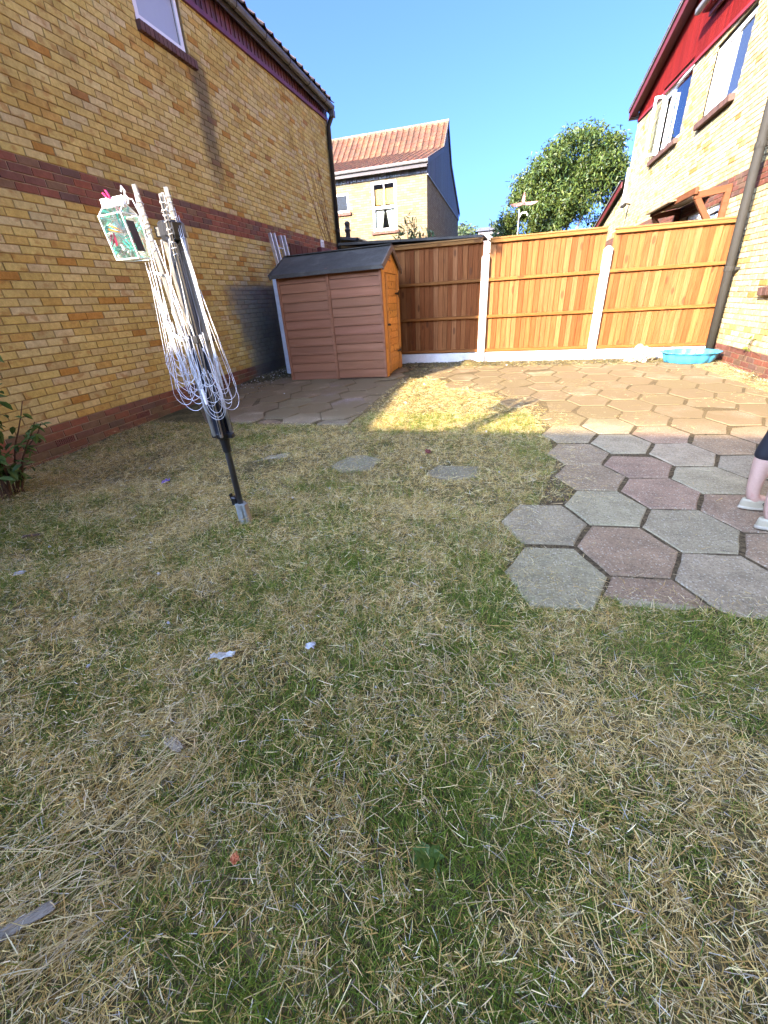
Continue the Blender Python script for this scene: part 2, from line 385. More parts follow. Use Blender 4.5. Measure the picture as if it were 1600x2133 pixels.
def thing(name, label, cat, loc=(0, 0, 0), rz=0, group=None):
    o = bpy.data.objects.new(name, None); COL.objects.link(o); o.location = loc; o.rotation_euler = (0, 0, rz)
    o.empty_display_size = .1; o['label'] = label; o['category'] = cat
    if group: o['group'] = group
    return o
def tag(o, label, cat, group=None):
    o['label'] = label; o['category'] = cat
    if group: o['group'] = group
    return o
def jit(c, a=.12, rnd=random):
    k = 1 + rnd.uniform(-a, a); return tuple(max(0, x * k * (1 + rnd.uniform(-a * .3, a * .3))) for x in c)
_ph = [(random.uniform(0, 6.28), random.uniform(0, 6.28), random.uniform(.6, 1.4)) for _ in range(12)]
def fieldn(x, y, s=1.0, seed=0):
    """smooth pseudo-noise in about -1..1 for numpy arrays"""
    r = 0
    for i, (a, b, k) in enumerate(_ph[:6]):
        th = a + seed * 1.7 + i * 1.1
        r = r + np.sin((x * np.cos(th) + y * np.sin(th)) * k * s * (1 + .35 * i) + b + seed * 2.3 * i)
    return r / 3.2
def gz(y): return .13 * min(max((y - 3.5) / 4.9, 0), 1)
def gza(y): return .13 * np.clip((y - 3.5) / 4.9, 0, 1)

# ------------------------------------------------------------------ ground
GX = np.unique(np.concatenate([np.linspace(-300, -12, 12), np.linspace(-12, -4.8, 8), np.arange(-4.8, 3.7, .07), np.linspace(3.7, 12, 8), np.linspace(12, 300, 12)]))
GY = np.unique(np.concatenate([np.linspace(-300, -8, 12), np.linspace(-8, -1.2, 6), np.arange(-1.2, 8.8, .07), np.linspace(8.8, 20, 8), np.linspace(20, 600, 14)]))
def lawn_h(x, y):
    y = np.asarray(y, float)
    b = .012 * fieldn(x, y, 3.1, 1) + .007 * fieldn(x, y, 9.0, 2)
    inp = np.clip((x - .1) / .35, 0, 1) * np.clip((y - 1.75) / .3, 0, 1) + np.clip((y - 3.9) / .5, 0, 1)     # flat under the paving
    pile = .09 * np.exp(-(((x + .62) / .16) ** 2 + ((y - 8.16) / .14) ** 2)) + .05 * np.exp(-(((x + 4.35) / .35) ** 2 + ((y - 7.2) / .7) ** 2)) + .035 * np.exp(-((y - 8.3) / .13) ** 2) * (x < 3.3)
    return gza(y) + b * (1 - np.clip(inp, 0, 1)) - .016 - .004 * np.clip(inp, 0, 1) + pile * (y < 8.7)
gx, gy = np.meshgrid(GX, GY); near = (np.abs(gx) < 5) & (gy < 9) & (gy > -2)
gzv = np.where(near, lawn_h(gx, gy), gza(gy) - .02)
me = bpy.data.meshes.new('ground'); nx, ny = len(GX), len(GY)
vv = np.stack([gx, gy, gzv], -1).reshape(-1, 3)
idx = np.arange(nx * ny).reshape(ny, nx); ff = np.stack([idx[:-1, :-1], idx[:-1, 1:], idx[1:, 1:], idx[1:, :-1]], -1).reshape(-1, 4)
me.from_pydata(vv.tolist(), [], ff.tolist()); me.materials.append(M['ground']); me.polygons.foreach_set('use_smooth', [True] * len(me.polygons))
link('ground', me, kind='structure')

# ------------------------------------------------------------------ brickwork
CRM = np.array(CAMROT)
def px(P):
    q = CRM.T @ (np.array(P, float) - np.array([0, 0, 1.3]))
    if q[2] > -.05: return None
    return np.array([800 + 837 * q[0] / -q[2], 1066.5 - 837 * q[1] / -q[2]])
def seen_size(P, l, h, axis=(0, 1, 0)):
    """how large a piece shows in the photograph: 0 when outside the frame"""
    c = px(P)
    if c is None or not (-15 < c[0] < 1615 and -15 < c[1] < 2150): return 0
    a = px((P[0] + axis[0] * l / 2, P[1] + axis[1] * l / 2, P[2])); b = px((P[0], P[1], P[2] + h / 2))
    if a is None or b is None: return 0
    u, v = (a - c) * 2, (b - c) * 2
    return abs(u[0] * v[1] - u[1] * v[0])
YEL = [((.60, .475, .165), 6), ((.56, .425, .13), 4), ((.62, .51, .22), 3.5), ((.53, .36, .10), 1.5), ((.46, .25, .055), .7), ((.59, .49, .25), 2), ((.38, .20, .065), .15), ((.50, .395, .165), 1)]
YEL_R = [((.36, .295, .155), 7), ((.33, .26, .12), 3), ((.38, .32, .20), 4), ((.29, .205, .07), .8), ((.25, .15, .04), .4)]
RED = [((0.250, 0.099, 0.062), 4), ((0.288, 0.105, 0.060), 3), ((0.197, 0.092, 0.067), 3), ((0.220, 0.136, 0.078), 2), ((0.159, 0.096, 0.074), 1)]
RED_W = [((.135, .048, .03), 4), ((.12, .048, .035), 3), ((.11, .065, .042), 2), ((.095, .05, .038), 2)]
def pick(t):
    c = random.choices([a for a, _ in t], [w for _, w in t])[0]; return jit(c, .06)
def brick_geo(L_, h, sx, r=.0035):
    """proud brick face: sides, chamfer, front; sx = +1 faces +x"""
    y, z = L_ / 2, h / 2; vs = []
    for X, e in ((-.022, 0), (-.003, 0), (0, r)):
        j = lambda: random.uniform(-.0012, .0012)
        vs += [(sx * X, (-y + e) * 1 + j(), -z + e + j()), (sx * X, y - e + j(), -z + e + j()), (sx * X, y - e + j(), z - e + j()), (sx * X, -y + e + j(), z - e + j())]
    fs = []
    for i in (0, 4):
        for k in range(4): fs.append((i + k, i + (k + 1) % 4, i + 4 + (k + 1) % 4, i + 4 + k))
    fs.append((8, 9, 10, 11))
    if sx < 0: fs = [f[::-1] for f in fs]
    return vs, fs
def lay_bricks(root, X, sx, courses, holes, mat_one, mat_many, y_lo, y_hi, limit=300, top=None):
    """courses: (z0, height, y phase, colour table); holes: (y0,y1,z0,z1). The largest in view become parts, the rest one joined part"""
    items = []
    for z0, h, ph, tab in courses:
        k0 = math.floor((y_lo - ph) / .225); y = ph + k0 * .225
        while y < y_hi:
            segs = [(max(y, y_lo), min(y + .215, y_hi))]
            for (a, b, c, d) in holes:
                if z0 + h > c and z0 < d:
                    ns = []
                    for (p, q) in segs:
                        if q <= a or p >= b: ns.append((p, q)); continue
                        if p < a - .012: ns.append((p, a - .004))
                        if q > b + .012: ns.append((b + .004, q))
                    segs = ns
            for p, q in segs:
                if q - p > .02:
                    zc = z0 + h / 2
                    if top and zc + h * .4 > top((p + q) / 2): continue
                    items.append((seen_size((X, (p + q) / 2, zc), q - p, h), (p + q) / 2, zc, q - p, h, pick(tab)))
            y += .225
    items.sort(key=lambda t: -t[0]); cache = {}; mb = MB()
    for i, (s, yc, zc, l, h, col) in enumerate(items):
        dx = random.uniform(-.002, .0022)
        if i < limit and s > 0:
            key = (round(l, 2), round(h, 3), random.randrange(3))
            if key not in cache:
                m = MB(); m.add(*brick_geo(l, h, sx)); cache[key] = m.mesh('brick', M[mat_one])
            link('brick', cache[key], root, col, (X + dx, yc, zc), (random.uniform(-.004, .004), 0, random.uniform(-.012, .012)))
        else:
            v, f = brick_geo(l, h, sx); mb.add([(a + X + dx, b + yc, c + zc) for a, b, c in v], f, col)
    mb.build('brickwork', M[mat_many], root, attr=True, kind='stuff')

# ------------------------------------------------------------------ LEFT HOUSE
XL = -4.563
lh = thing('brick_house', 'tall yellow brick house wall on the left with purple brick band and small frosted window', 'house', (0, 0, 0))
YN, YFAR = 1.62, 12.42                     # near corner (out of frame) and far corner of the long wall
PT, BB, BT, TOPZ = .31, .31 + 28 * .075, .31 + 32 * .075, 5.42
WY0, WY1, WZ0, WZ1 = 6.13, 7.08, 4.47, 5.10
bx = XL - .009
def wallbox(mbs, z0, z1, key, xa, xb, y0, y1, hole=None):
    if hole and hole[2] < z1 and hole[3] > z0:
        a, b, c, d = hole; c, d = max(c, z0), min(d, z1)
        mbs[key].box(xa, xb, y0, a, z0, z1); mbs[key].box(xa, xb, b, y1, z0, z1)
        if c > z0: mbs[key].box(xa, xb, a, b, z0, c)
        if d < z1: mbs[key].box(xa, xb, a, b, d, z1)
    else: mbs[key].box(xa, xb, y0, y1, z0, z1)
mbs = {'r': MB(), 'y': MB()}
hole = (WY0, WY1, WZ0, WZ1)
wallbox(mbs, -.25, PT, 'r', bx - .28, bx, YN, YFAR); wallbox(mbs, PT, BB, 'y', bx - .28, bx, YN, YFAR)
wallbox(mbs, BB, BT, 'r', bx - .28, bx, YN, YFAR); wallbox(mbs, BT, TOPZ, 'y', bx - .28, bx, YN, YFAR, hole)
mbs['y'].box(-11.5, bx - .282, YN, YN + .28, -.2, TOPZ); mbs['y'].box(-11.5, bx - .282, YFAR - .28, YFAR, -.2, TOPZ); mbs['y'].box(-11.8, -11.5, YN, YFAR, -.2, TOPZ)
mbs['r'].build('plinth_wall', M['mortar_r'], lh); mbs['y'].build('wall', M['mortar_y'], lh)
crs = []
for j in range(-2, 75):
    z = PT - 5 * .075 + .005 + (j + 2) * .075 - .15
    k = round((z - .005 - PT) / .075)
    if z > TOPZ - .06: break
    red = (k < 0) or (28 <= k < 32)
    ph = 2.888 + (.1125 if (k % 2 == 0) else 0) if k < 28 else 3.873 + (.1125 if k % 2 == 0 else 0)
    crs.append((z, .065, ph + .005, RED if red else YEL))
airs = [(3.10, 3.32, .10, .165), (4.22, 4.44, .10, .165)]
lay_bricks(lh, XL, 1, crs, [hole, (WY0 - .03, WY1 + .12, 4.37, WZ0)] + airs, 'brick', 'brickwork', YN, YFAR)
for (a, b, c, d) in airs:                                     # terracotta air bricks with two rows of slots
    m = MB(); z0 = .31 - 3 * .075 + .005
    m.box(XL - .03, XL - .012, a + .003, b - .003, z0, z0 + .065)
    for q in range(3): m.box(XL - .012, XL + .001, a + .003, b - .003, z0 + q * .0285, z0 + q * .0285 + .008)
    for q in range(11):
        y = a + .004 + q * (b - a - .014) / 10
        m.box(XL - .0121, XL + .0005, y, y + .007, z0 + .0082, z0 + .0283); m.box(XL - .0121, XL + .0005, y, y + .007, z0 + .0367, z0 + .0568)
    m.build('air_brick', M['sill_brick'], lh, color=(.17, .055, .042))
# window
wf = MB(); d0, d1 = XL - .075, XL - .02
wf.box(d0, d1, WY0 + .01, WY0 + .085, WZ0, WZ1); wf.box(d0, d1, WY1 - .10, WY1 - .035, WZ0, WZ1)
wf.box(d0, d1, WY0 + .085, WY1 - .10, WZ0, WZ0 + .075); wf.box(d0, d1, WY0 + .085, WY1 - .10, WZ1 - .05, WZ1)
wf.box(d0 + .03, d1 + .05, WY0 + .0, WY1 - .03, WZ0 - .022, WZ0 - .001)
wfo = wf.build('window', M['upvc'], lh)
m = MB(); m.box(d0 + .01, d0 + .03, WY0 + .0855, WY1 - .1005, WZ0 + .0755, WZ1 - .0505); m.build('pane', M['frosted'], wfo)
m = MB(); m.box(d0 + .028, d0 + .034, WY0 + .086, WY0 + .092, WZ0 + .08, WZ1 - .055); m.box(d0 + .028, d0 + .034, WY1 - .107, WY1 - .101, WZ0 + .08, WZ1 - .055); m.box(d0 + .028, d0 + .034, WY0 + .092, WY1 - .107, WZ0 + .076, WZ0 + .082); m.build('gasket', M['black'], wfo)
m = MB(); m.box(XL - .25, XL - .08, WY0 + .02, WY1 - .02, WZ0 + .02, WZ1 - .02); m.build('dark_reveal', M['room'], wfo)
n = 14
for q in range(n):
    m = MB(); w = (WY1 + .10 - WY0 + .03) / n
    m.box(-.10, .055, -w / 2 + .004, w / 2 - .004, -.05, .045, ch=.004)
    o = m.build('sill_brick', M['sill_brick'], lh, color=jit((.12, .055, .042), .2)); o.location = (XL, WY0 - .03 + w * (q + .5), 4.415)
# cladding, soffit, gutter, eave tiles
def trimz(y): return 5.04 + .033 * (y - 6.5)
nb = 88; w = (YFAR - YN - .02) / nb
for q in range(nb):
    y = YN + w * (q + .5); m = MB()
    m.box(0, .016, -w / 2 + .004, w / 2 - .004, trimz(y) + .05, 5.415, ch=.003)
    m.box(.0162, .032, w / 2 - .030, w / 2 - .004, trimz(y) + .05, 5.414, ch=.002)
    o = m.build('cladding_board', M['purple_board'], lh, color=jit((.125, .04, .045), .3)); o.location = (XL + .006, y, 0)
m = MB()
for q in range(8):
    ya, yb = YN + (YFAR - YN) * q / 8, YN + (YFAR - YN) * (q + 1) / 8
    m.bar((XL + .026, ya, trimz(ya) + .02), (XL + .026, yb, trimz(yb) + .02), .04, .06)
m.build('cladding_trim', M['purple_board'], lh, color=(.15, .03, .06))
m = MB(); m.box(XL + .05, XL + .15, YN - .1, YFAR - .08, 5.42, 5.435); m.box(XL + .13, XL + .15, YN - .1, YFAR - .08, 5.31, 5.419); m.build('soffit', M['soffit'], lh)
GXc, GZc = XL + .215, 5.42
m = MB(); prof = [(-.058, .03), (-.055, -.005), (-.035, -.042), (0, -.055), (.035, -.042), (.055, -.005), (.058, .03), (.050, .03), (.046, 0), (.03, -.034), (0, -.046), (-.03, -.034), (-.046, 0), (-.05, .03)]
vs = [(GXc + a, YN - .12, GZc + b) for a, b in prof] + [(GXc + a, YFAR - .08, GZc + b) for a, b in prof]; k = len(prof)
m.add(vs, [(i, (i + 1) % k, k + (i + 1) % k, k + i) for i in range(k)] + [tuple(range(k - 1, -1, -1)), tuple(range(k, 2 * k))]); m.build('gutter', M['gutter'], lh)
for y in np.arange(YN + .3, YFAR, .9):
    m = MB(); m.tube([(GXc - .065, y, GZc + .03), (GXc - .05, y, GZc - .03), (GXc, y, GZc - .062), (GXc + .05, y, GZc - .03), (GXc + .065, y, GZc + .035)], .008, 4); m.build('gutter_bracket', M['soffit'], lh)
m = MB(); m.tube([(GXc, YFAR - .14, GZc - .05), (GXc, YFAR - .14, GZc - .13), (XL + .07, YFAR - .08, 5.10), (XL + .07, YFAR - .08, -.05)], .055, 10); dp = m.build('downpipe', M['black'], lh, smooth=True)
for z in (1.2, 3.0, 4.7): 
    m = MB(); m.lathe([(.063, -.03), (.063, .03)], 10, (XL + .07, YFAR - .08, z)); m.build('pipe_clip', M['black'], dp)
m = MB(); m.box(GXc - .06, GXc + .06, YFAR - .20, YFAR - .081, GZc - .19, GZc - .056, ch=.01); m.build('hopper', M['gutter'], lh)
m = MB(); m.box(XL - .25, XL + .012, YFAR + .002, YFAR + .05, .0, 5.3, ch=.004); m.build('corner_board', M['gutter'], lh)
m = MB(); m.box(XL + .003, XL + .03, 11.18, 11.36, 2.50, 2.70, ch=.006); wp = m.build('meter_box', M['upvc'], lh)
m = MB(); [m.box(XL + .0302, XL + .032, 11.20, 11.34, z, z + .008) for z in (2.55, 2.58, 2.61, 2.64)]; m.build('printed_line', M['gutter'], wp)
# roof
def pan_sheet(y0, y1, e0, e1, pitch, rows, amp=.028, w=.30, step=.016, back=False):
    """pantiled slope from eave e0=(x,z) to e1, wave along y, a step at each course"""
    m = MB(); ny = int((y1 - y0) / w * 8); ys = np.linspace(y0, y1, ny + 1); vs = []; fs = []
    nrm = Vector((-(e1[1] - e0[1]), 0, e1[0] - e0[0])); nrm.normalize(); nrm = nrm if nrm.z > 0 else -nrm
    R_ = []
    for r in range(rows):
        for t, st in ((r / rows, step), ((r + 1) / rows - .0005, 0)): R_.append((t, st))
    for t, st in R_:
        for y in ys:
            ph = (y / w) % 1; h = amp * (math.cos(2 * PI * ph) ** 3 if math.cos(2 * PI * ph) > 0 else .25 * math.cos(2 * PI * ph)) + st
            vs.append((e0[0] + (e1[0] - e0[0]) * t + nrm.x * h, y, e0[1] + (e1[1] - e0[1]) * t + nrm.z * h))
    k = ny + 1
    for i in range(len(R_) - 1):
        for j in range(ny): fs.append((i * k + j, i * k + j + 1, (i + 1) * k + j + 1, (i + 1) * k + j))
    m.add(vs, fs, (.30, .12, .07)); return m
E0, E1 = (XL + .22, 5.495), (-7.6, 7.65)
HY = 8.6                                                                   # the ridge stops here: unseen far end hipped so sun reaches the house beyond
pan_sheet(YN - .1, HY, (E0[0] - .22, E0[1] + .145), E1, 0, 14).build('roof', M['tile_attr'], lh, attr=True)
hp = MB(); hp.add([(E0[0] - .22, HY, E0[1] + .145), (E0[0] - .22, YFAR + .1, E0[1] + .145), (E1[0], HY, E1[1]), (-11.9, YFAR + .1, 5.475), (-11.9, YN - .1, 5.475), (E1[0], YN - .1, E1[1]), (E0[0] - .22, YN - .1, E0[1] + .145)], [(0, 1, 2), (1, 3, 2), (3, 4, 5, 2), (4, 6, 5)], (.30, .12, .07)); hp.build('roof', M['tile_attr'], lh, attr=True)
def one_tile(w, l, amp, mat, thick=.014):
    """one pantile: local x down the slope towards +x, y across"""
    m = MB(); vs = []; n_ = 8
    for x in (0, l):
        for kk in (thick, 0):
            for i in range(n_ + 1):
                t = i / n_; c = math.cos(2 * PI * (t - .12)); h = amp * (c ** 3 if c > 0 else .25 * c)
                vs.append((x, (t - .5) * w * 1.04, h + kk))
    k = n_ + 1; fs = []
    for i in range(n_):
        fs += [(i, i + 1, 2 * k + i + 1, 2 * k + i), (k + i, 3 * k + i, 3 * k + i + 1, k + i + 1), (2 * k + i, 2 * k + i + 1, 3 * k + i + 1, 3 * k + i)]
    m.add(vs, fs); return m.mesh('roof_tile', mat)
sl = math.atan2(E1[1] - E0[1], E0[0] - E1[0]); tm = one_tile(.30, .40, .034, M['tile'])
for q in range(36):
    y = YN + .05 + q * .298
    o = link('roof_tile', tm, lh, jit((.085, .06, .05), .25)); o.rotation_euler = (0, sl + random.uniform(-.01, .01), 0)
    o.location = (E0[0] - .37 * math.cos(sl) + .05, y, E0[1] + .37 * math.sin(sl) - .015 + random.uniform(-.004, .004))
# single-storey part that runs on towards the viewer (out of frame; its top edge throws the long shadow edge on the lawn)
m = MB(); m.box(-8.2, XL - .012, -7.5, YN - .002, -.2, 2.62); m.box(-8.3, XL + .0, -7.6, YN - .004, 2.621, 2.67); m.build('side_wall', M['mortar_y'], lh)
# dead creeper on the far end
m = MB()
for q in range(11):
    y, z = 11.95 - random.uniform(0, .3), 2.5 + random.uniform(-.5, .5); p = [(XL + .006, y, z)]; dy, dz = -random.uniform(.01, .12), random.uniform(.12, .2)
    for s in range(random.randint(8, 15)):
        y += dy + random.uniform(-.05, .05); z += dz + random.uniform(-.03, .05)
        if z > 5.0 or y > 12.2: break
        p.append((XL + .005 + random.uniform(0, .006), y, z))
        if random.random() < .25:
            yy, zz = y, z; b = [(XL + .006, yy, zz)]
            for _ in range(4): yy += random.uniform(-.1, .06); zz += random.uniform(.03, .12); b.append((XL + .006, min(yy, 12.2), min(zz, 5)))
            m.tube(b, .0022, 3)
    m.tube(p, [.0045 - .003 * i / len(p) for i in range(len(p))], 4)
tag(m.build('dead_creeper', M['vine']), 'bare brown creeper stems clinging to the far end of the left house wall', 'creeper')

# ------------------------------------------------------------------ RIGHT HOUSE
XR = 3.435
rh = thing('brick_house', 'sunlit pale brick house on the right with red boarded gable', 'house')
RPT = .348; RBB, RBT = RPT + 28 * .075, RPT + 32 * .075
RY0, RY1 = -5.0, 17.62  # near stretch, out of view, lengthened to bounce sunlight onto the left wall
def cladz(y): return 5.10 + .066 * (y - 10.4)
def verge(y): return 5.86 + (17.4 - y) * .175 if y > 13.0 else 6.63 + (13.0 - y) * .62
W1 = (13.12, 15.08, 4.12, 5.36); W2 = (10.42, 11.86, 4.02, 5.02); DR = (9.62, 11.35, .25, 2.44); W3 = (5.3, 7.42, 1.17, 2.30)
rx = XR + .009
mr = {'r': MB(), 'y': MB()}
def banded(a, b, hole=None):
    for z0, z1, k in ((-.25, RPT, 'r'), (RPT, RBB, 'y'), (RBB, RBT, 'r'), (RBT, 5.0, 'y')):
        wallbox(mr, z0, z1, k, rx, rx + .28, a, b, hole)
banded(RY0, W3[0]); banded(W3[0], W3[1], W3); banded(W3[1], DR[0]); banded(DR[0], DR[1], DR); banded(DR[1], RY1)
# the first-floor windows sit in the top band: rebuild it as pieces
mr2 = MB()
ys = [RY0, W2[0], W2[1], W1[0], W1[1], RY1]
mr['y'].v, mr['y'].f, mr['y'].c = [], [], []
for a, b, h in ((RY0, W3[0], None), (W3[0], W3[1], W3), (W3[1], DR[0], None), (DR[0], DR[1], DR), (DR[1], RY1, None)): wallbox(mr, RPT, RBB, 'y', rx, rx + .28, a, b, h)
for a, b, h in ((RY0, W2[0], None), (W2[0], W2[1], W2), (W2[1], W1[0], None), (W1[0], W1[1], W1), (W1[1], RY1, None)): wallbox(mr, RBT, 5.0 if a < 12 else 5.42, 'y', rx, rx + .28, a, b, h)
# low rear part under the sloping red verge
mr['y'].add([(rx, RY1, 0), (rx, 24, 0), (rx, 24, 2.72), (rx, RY1, 4.05), (rx + .28, RY1, 0), (rx + .28, 24, 0), (rx + .28, 24, 2.72), (rx + .28, RY1, 4.05)], [(0, 3, 2, 1), (4, 5, 6, 7), (3, 7, 6, 2), (1, 2, 6, 5)])
mr['y'].box(rx + .282, 12, RY0, RY0 + .25, -.2, 5.0); mr['y'].box(rx + .282, 12, RY1 - .25, RY1, -.2, 5.4); mr['y'].box(12.001, 12.25, RY0, RY1, -.2, 5.0)
mr['r'].build('plinth_wall', M['mortar_r2'], rh); mr['y'].build('wall', M['mortar_y2'], rh)
crs = []
for j in range(0, 76):
    z = RPT - 6 * .075 + .005 + j * .075; k = j - 6
    red = (k < 0) or (28 <= k < 32)
    ph = 8.3715 + (.1125 if k % 2 == 0 else 0)
    crs.append((z, .065, ph + .005, RED_W if red else YEL_R))
lay_bricks(rh, XR, -1, crs, [W1, W2, DR, W3, (W1[0] - .02, W1[1] + .05, W1[2] - .10, W1[2]), (W2[0] - .02, W2[1] + .05, W2[2] - .10, W2[2]), (W3[0] - .02, W3[1] + .05, W3[2] - .10, W3[2])], 'brick_r', 'brickwork_r', 2.0, RY1, top=lambda y: cladz(y) + .05)
m = MB()
for j in range(0, 60):                                                     # rear part bricks, tiny in view: joined
    z = RPT - 6 * .075 + .005 + j * .075; y = RY1 + .01 + (j % 2) * .1125
    while y < 23.5:
        if z + .07 < 4.05 - (y + .2 - RY1) * .209: v, f = brick_geo(.215, .065, -1); m.add([(a + XR, b + y + .107, c + z + .032) for a, b, c in v], f, pick(RED_W if (z < RPT or RBB < z < RBT) else YEL_R))
        y += .225
m.build('rear_brickwork', M['brickwork_r'], rh, attr=True, kind='stuff')
# red boarded gable
nb = 110; yA, yB = 5.0, 17.5; w = (yB - yA) / nb
for q in range(nb):
    y = yA + w * (q + .5); zt = verge(y) - .02
    m = MB(); zb = cladz(y) + (.02 if not (W1[0] - .05 < y < W1[1] + .05) else .1)
    s = (verge(y + w / 2) - verge(y - w / 2)) / 2
    vs = [(-.022, -w / 2 + .004, zb), (-.022, w / 2 - .004, zb), (-.022, w / 2 - .004, zt + s), (-.022, -w / 2 + .004, zt - s), (0, -w / 2 + .0005, zb), (0, w / 2 - .0005, zb), (0, w / 2 - .0005, zt + s), (0, -w / 2 + .0005, zt - s)]
    m.add(vs, [(3, 2, 1, 0), (4, 5, 6, 7), (0, 1, 5, 4), (1, 2, 6, 5), (2, 3, 7, 6), (3, 0, 4, 7)])
    o = m.build('gable_board', M['red_board'], rh, color=jit((.115, .007, .005), .2)); o.location = (XR - .012, y, 0)
m = MB(); m.bar((XR - .03, 5.0, cladz(5.0) + .0), (XR - .03, 17.52, cladz(17.52)), .03, .05); m.build('cladding_trim', M['red_board'], rh, color=(.20, .025, .035))
m = MB(); XV = XR - .25
pts = [(17.66, verge(17.66) - .03), (13.0, verge(13.0) - .03), (5.0, verge(5.0) - .03)]
for (a, b), (c, d) in zip(pts[:-1], pts[1:]): m.bar((XV, a, b - .05), (XV, c, d - .05), .03, .19)
m.bar((XV + .10, 17.66, verge(17.66) - .10), (XV + .10, 13, verge(13) - .10), .18, .02)
m.build('bargeboard', M['red'], rh)
m = MB(); 
for (a, b), (c, d) in zip(pts[:-1], pts[1:]): m.add([(XV - .05, a, b + .07), (XV - .05, c, d + .07), (12.3, c, d + .07), (12.3, a, b + .07), (XV - .05, a, b + .03), (XV - .05, c, d + .03), (12.3, c, d + .03), (12.3, a, b + .03)], [(0, 1, 2, 3), (7, 6, 5, 4), (0, 4, 5, 1), (0, 3, 7, 4)])
m.build('roof', M['tile_grey'], rh)
for q in range(16):                                                        # verge tiles seen edge on against the sky
    y = 17.5 - q * .31
    if y > 13.0: m = MB(); m.box(-.03, .28, -.15, .16, -.012, .022, ch=.004); o = m.build('verge_tile', M['tile'], rh, color=jit((.10, .065, .055), .2)); o.location = (XV - .03, y, verge(y) + .065); o.rotation_euler = (-math.atan(.175) - .05, 0, 0)
m = MB(); m.box(XV + .0, XR + .25, 17.64, 17.76, verge(17.66) - .16, verge(17.66) - .02, ch=.01); m.build('gutter', M['gutter'], rh)
m = MB(); m.bar((XR - .14, 17.66, 4.10), (XR - .14, 24, 2.775), .03, .17); rb = m.build('bargeboard', M['red'], rh)
m = MB(); m.add([(XR - .20, 17.64, 4.23), (XR - .20, 24, 2.90), (9, 24, 2.90), (9, 17.64, 4.23), (XR - .20, 17.64, 4.19), (XR - .20, 24, 2.86), (9, 24, 2.86), (9, 17.64, 4.19)], [(0, 3, 2, 1), (4, 5, 6, 7), (0, 1, 5, 4)]); m.build('rear_roof', M['tile_grey'], rh)
m = MB(); m.box(XR - .06, XR - .001, 17.55, 17.63, 3.4, 4.5, ch=.01); m.build('vent_pipe', M['upvc'], rh)
# eave stub at the top of the frame
m = MB(); m.bar((XR - .13, 12.45, 5.78), (XR - .13, 9.5, 5.62), .20, .03); m.build('porch_soffit', M['red_board'], rh, color=(.16, .02, .03))
m = MB(); m.bar((XR - .27, 12.62, 5.86), (XR - .27, 9.5, 5.70), .10, .11, ch=.02); m.build('gutter', M['gutter'], rh)
m = MB(); m.bar((XR - .10, 12.40, 5.72), (XR - .10, 9.5, 5.56), .05, .08); m.build('fascia', M['red'], rh)
def sill(Wd, nm=13):
    w = (Wd[1] + .05 - Wd[0] + .02) / nm
    for q in range(nm):
        m = MB(); m.box(-.09, .08, -w / 2 + .003, w / 2 - .003, -.05, .048, ch=.004)
        o = m.build('sill_brick', M['sill_brick'], rh, color=jit((.075, .034, .022), .2)); o.location = (XR, Wd[0] - .02 + w * (q + .5), Wd[2] - .05); o.rotation_euler = (0, -.12, 0)
for Wd, nm in ((W1, 17), (W2, 13), (W3, 19)): sill(Wd, nm)
def win_frame(Wd, splits, parent, t=.065, x0=XR + .035, x1=XR + .085):
    y0, y1, z0, z1 = Wd; m = MB()
    m.box(x0, x1, y0, y1, z0, z0 + t); m.box(x0, x1, y0, y1, z1 - t, z1)
    for a in [y0, *[s - t / 2 for s in splits], y1 - t]: m.box(x0 - .002, x1 + .002, a, a + t, z0 + t * .98, z1 - t * .98)
    f = m.build('window', M['upvc'], parent); e = [y0 + t / 2, *splits, y1 - t / 2]
    return f, [(a + t / 2, b - t / 2, z0 + t, z1 - t) for a, b in zip(e[:-1], e[1:])]
def pane(f, r, mat, x=XR + .06, th=.008):
    m = MB(); m.box(x, x + th, r[0] + .0005, r[1] - .0005, r[2] + .0005, r[3] - .0005); return m.build('pane', mat, f)
def room(f, Wd, depth=.5, x=XR + .10):
    y0, y1, z0, z1 = Wd; m = MB()
    m.box(x + depth, x + depth + .02, y0, y1, z0, z1); m.box(x, x + depth - .001, y0 - .02, y0 - .001, z0, z1); m.box(x, x + depth - .001, y1 + .001, y1 + .02, z0, z1)
    m.box(x, x + depth - .001, y0, y1, z0 - .02, z0 - .001); m.box(x, x + depth - .001, y0, y1, z1 + .001, z1 + .02); return m.build('room_recess', M['room'], f)
def curtain(f, x, y0, y1, z0, z1, mat, n=40, amp=.02):
    m = MB(); vs = []; fs = []
    for i in range(n + 1):
        y = y0 + (y1 - y0) * i / n; xx = x + amp * math.sin(i * 1.35) + amp * .6 * math.sin(i * .6)
        vs += [(xx, y, z0), (xx, y + .01 * math.sin(i), z1)]
    for i in range(n): fs.append((2 * i, 2 * i + 2, 2 * i + 3, 2 * i + 1))
    m.add(vs, fs); return m.build('curtain', mat, f, smooth=True)
# nearest upstairs window: left light white, right light reflecting the sky
f, r = win_frame(W2, [11.10], rh); pane(f, r[0], M['mirror_glass']); pane(f, r[1], M['blown_pane'])
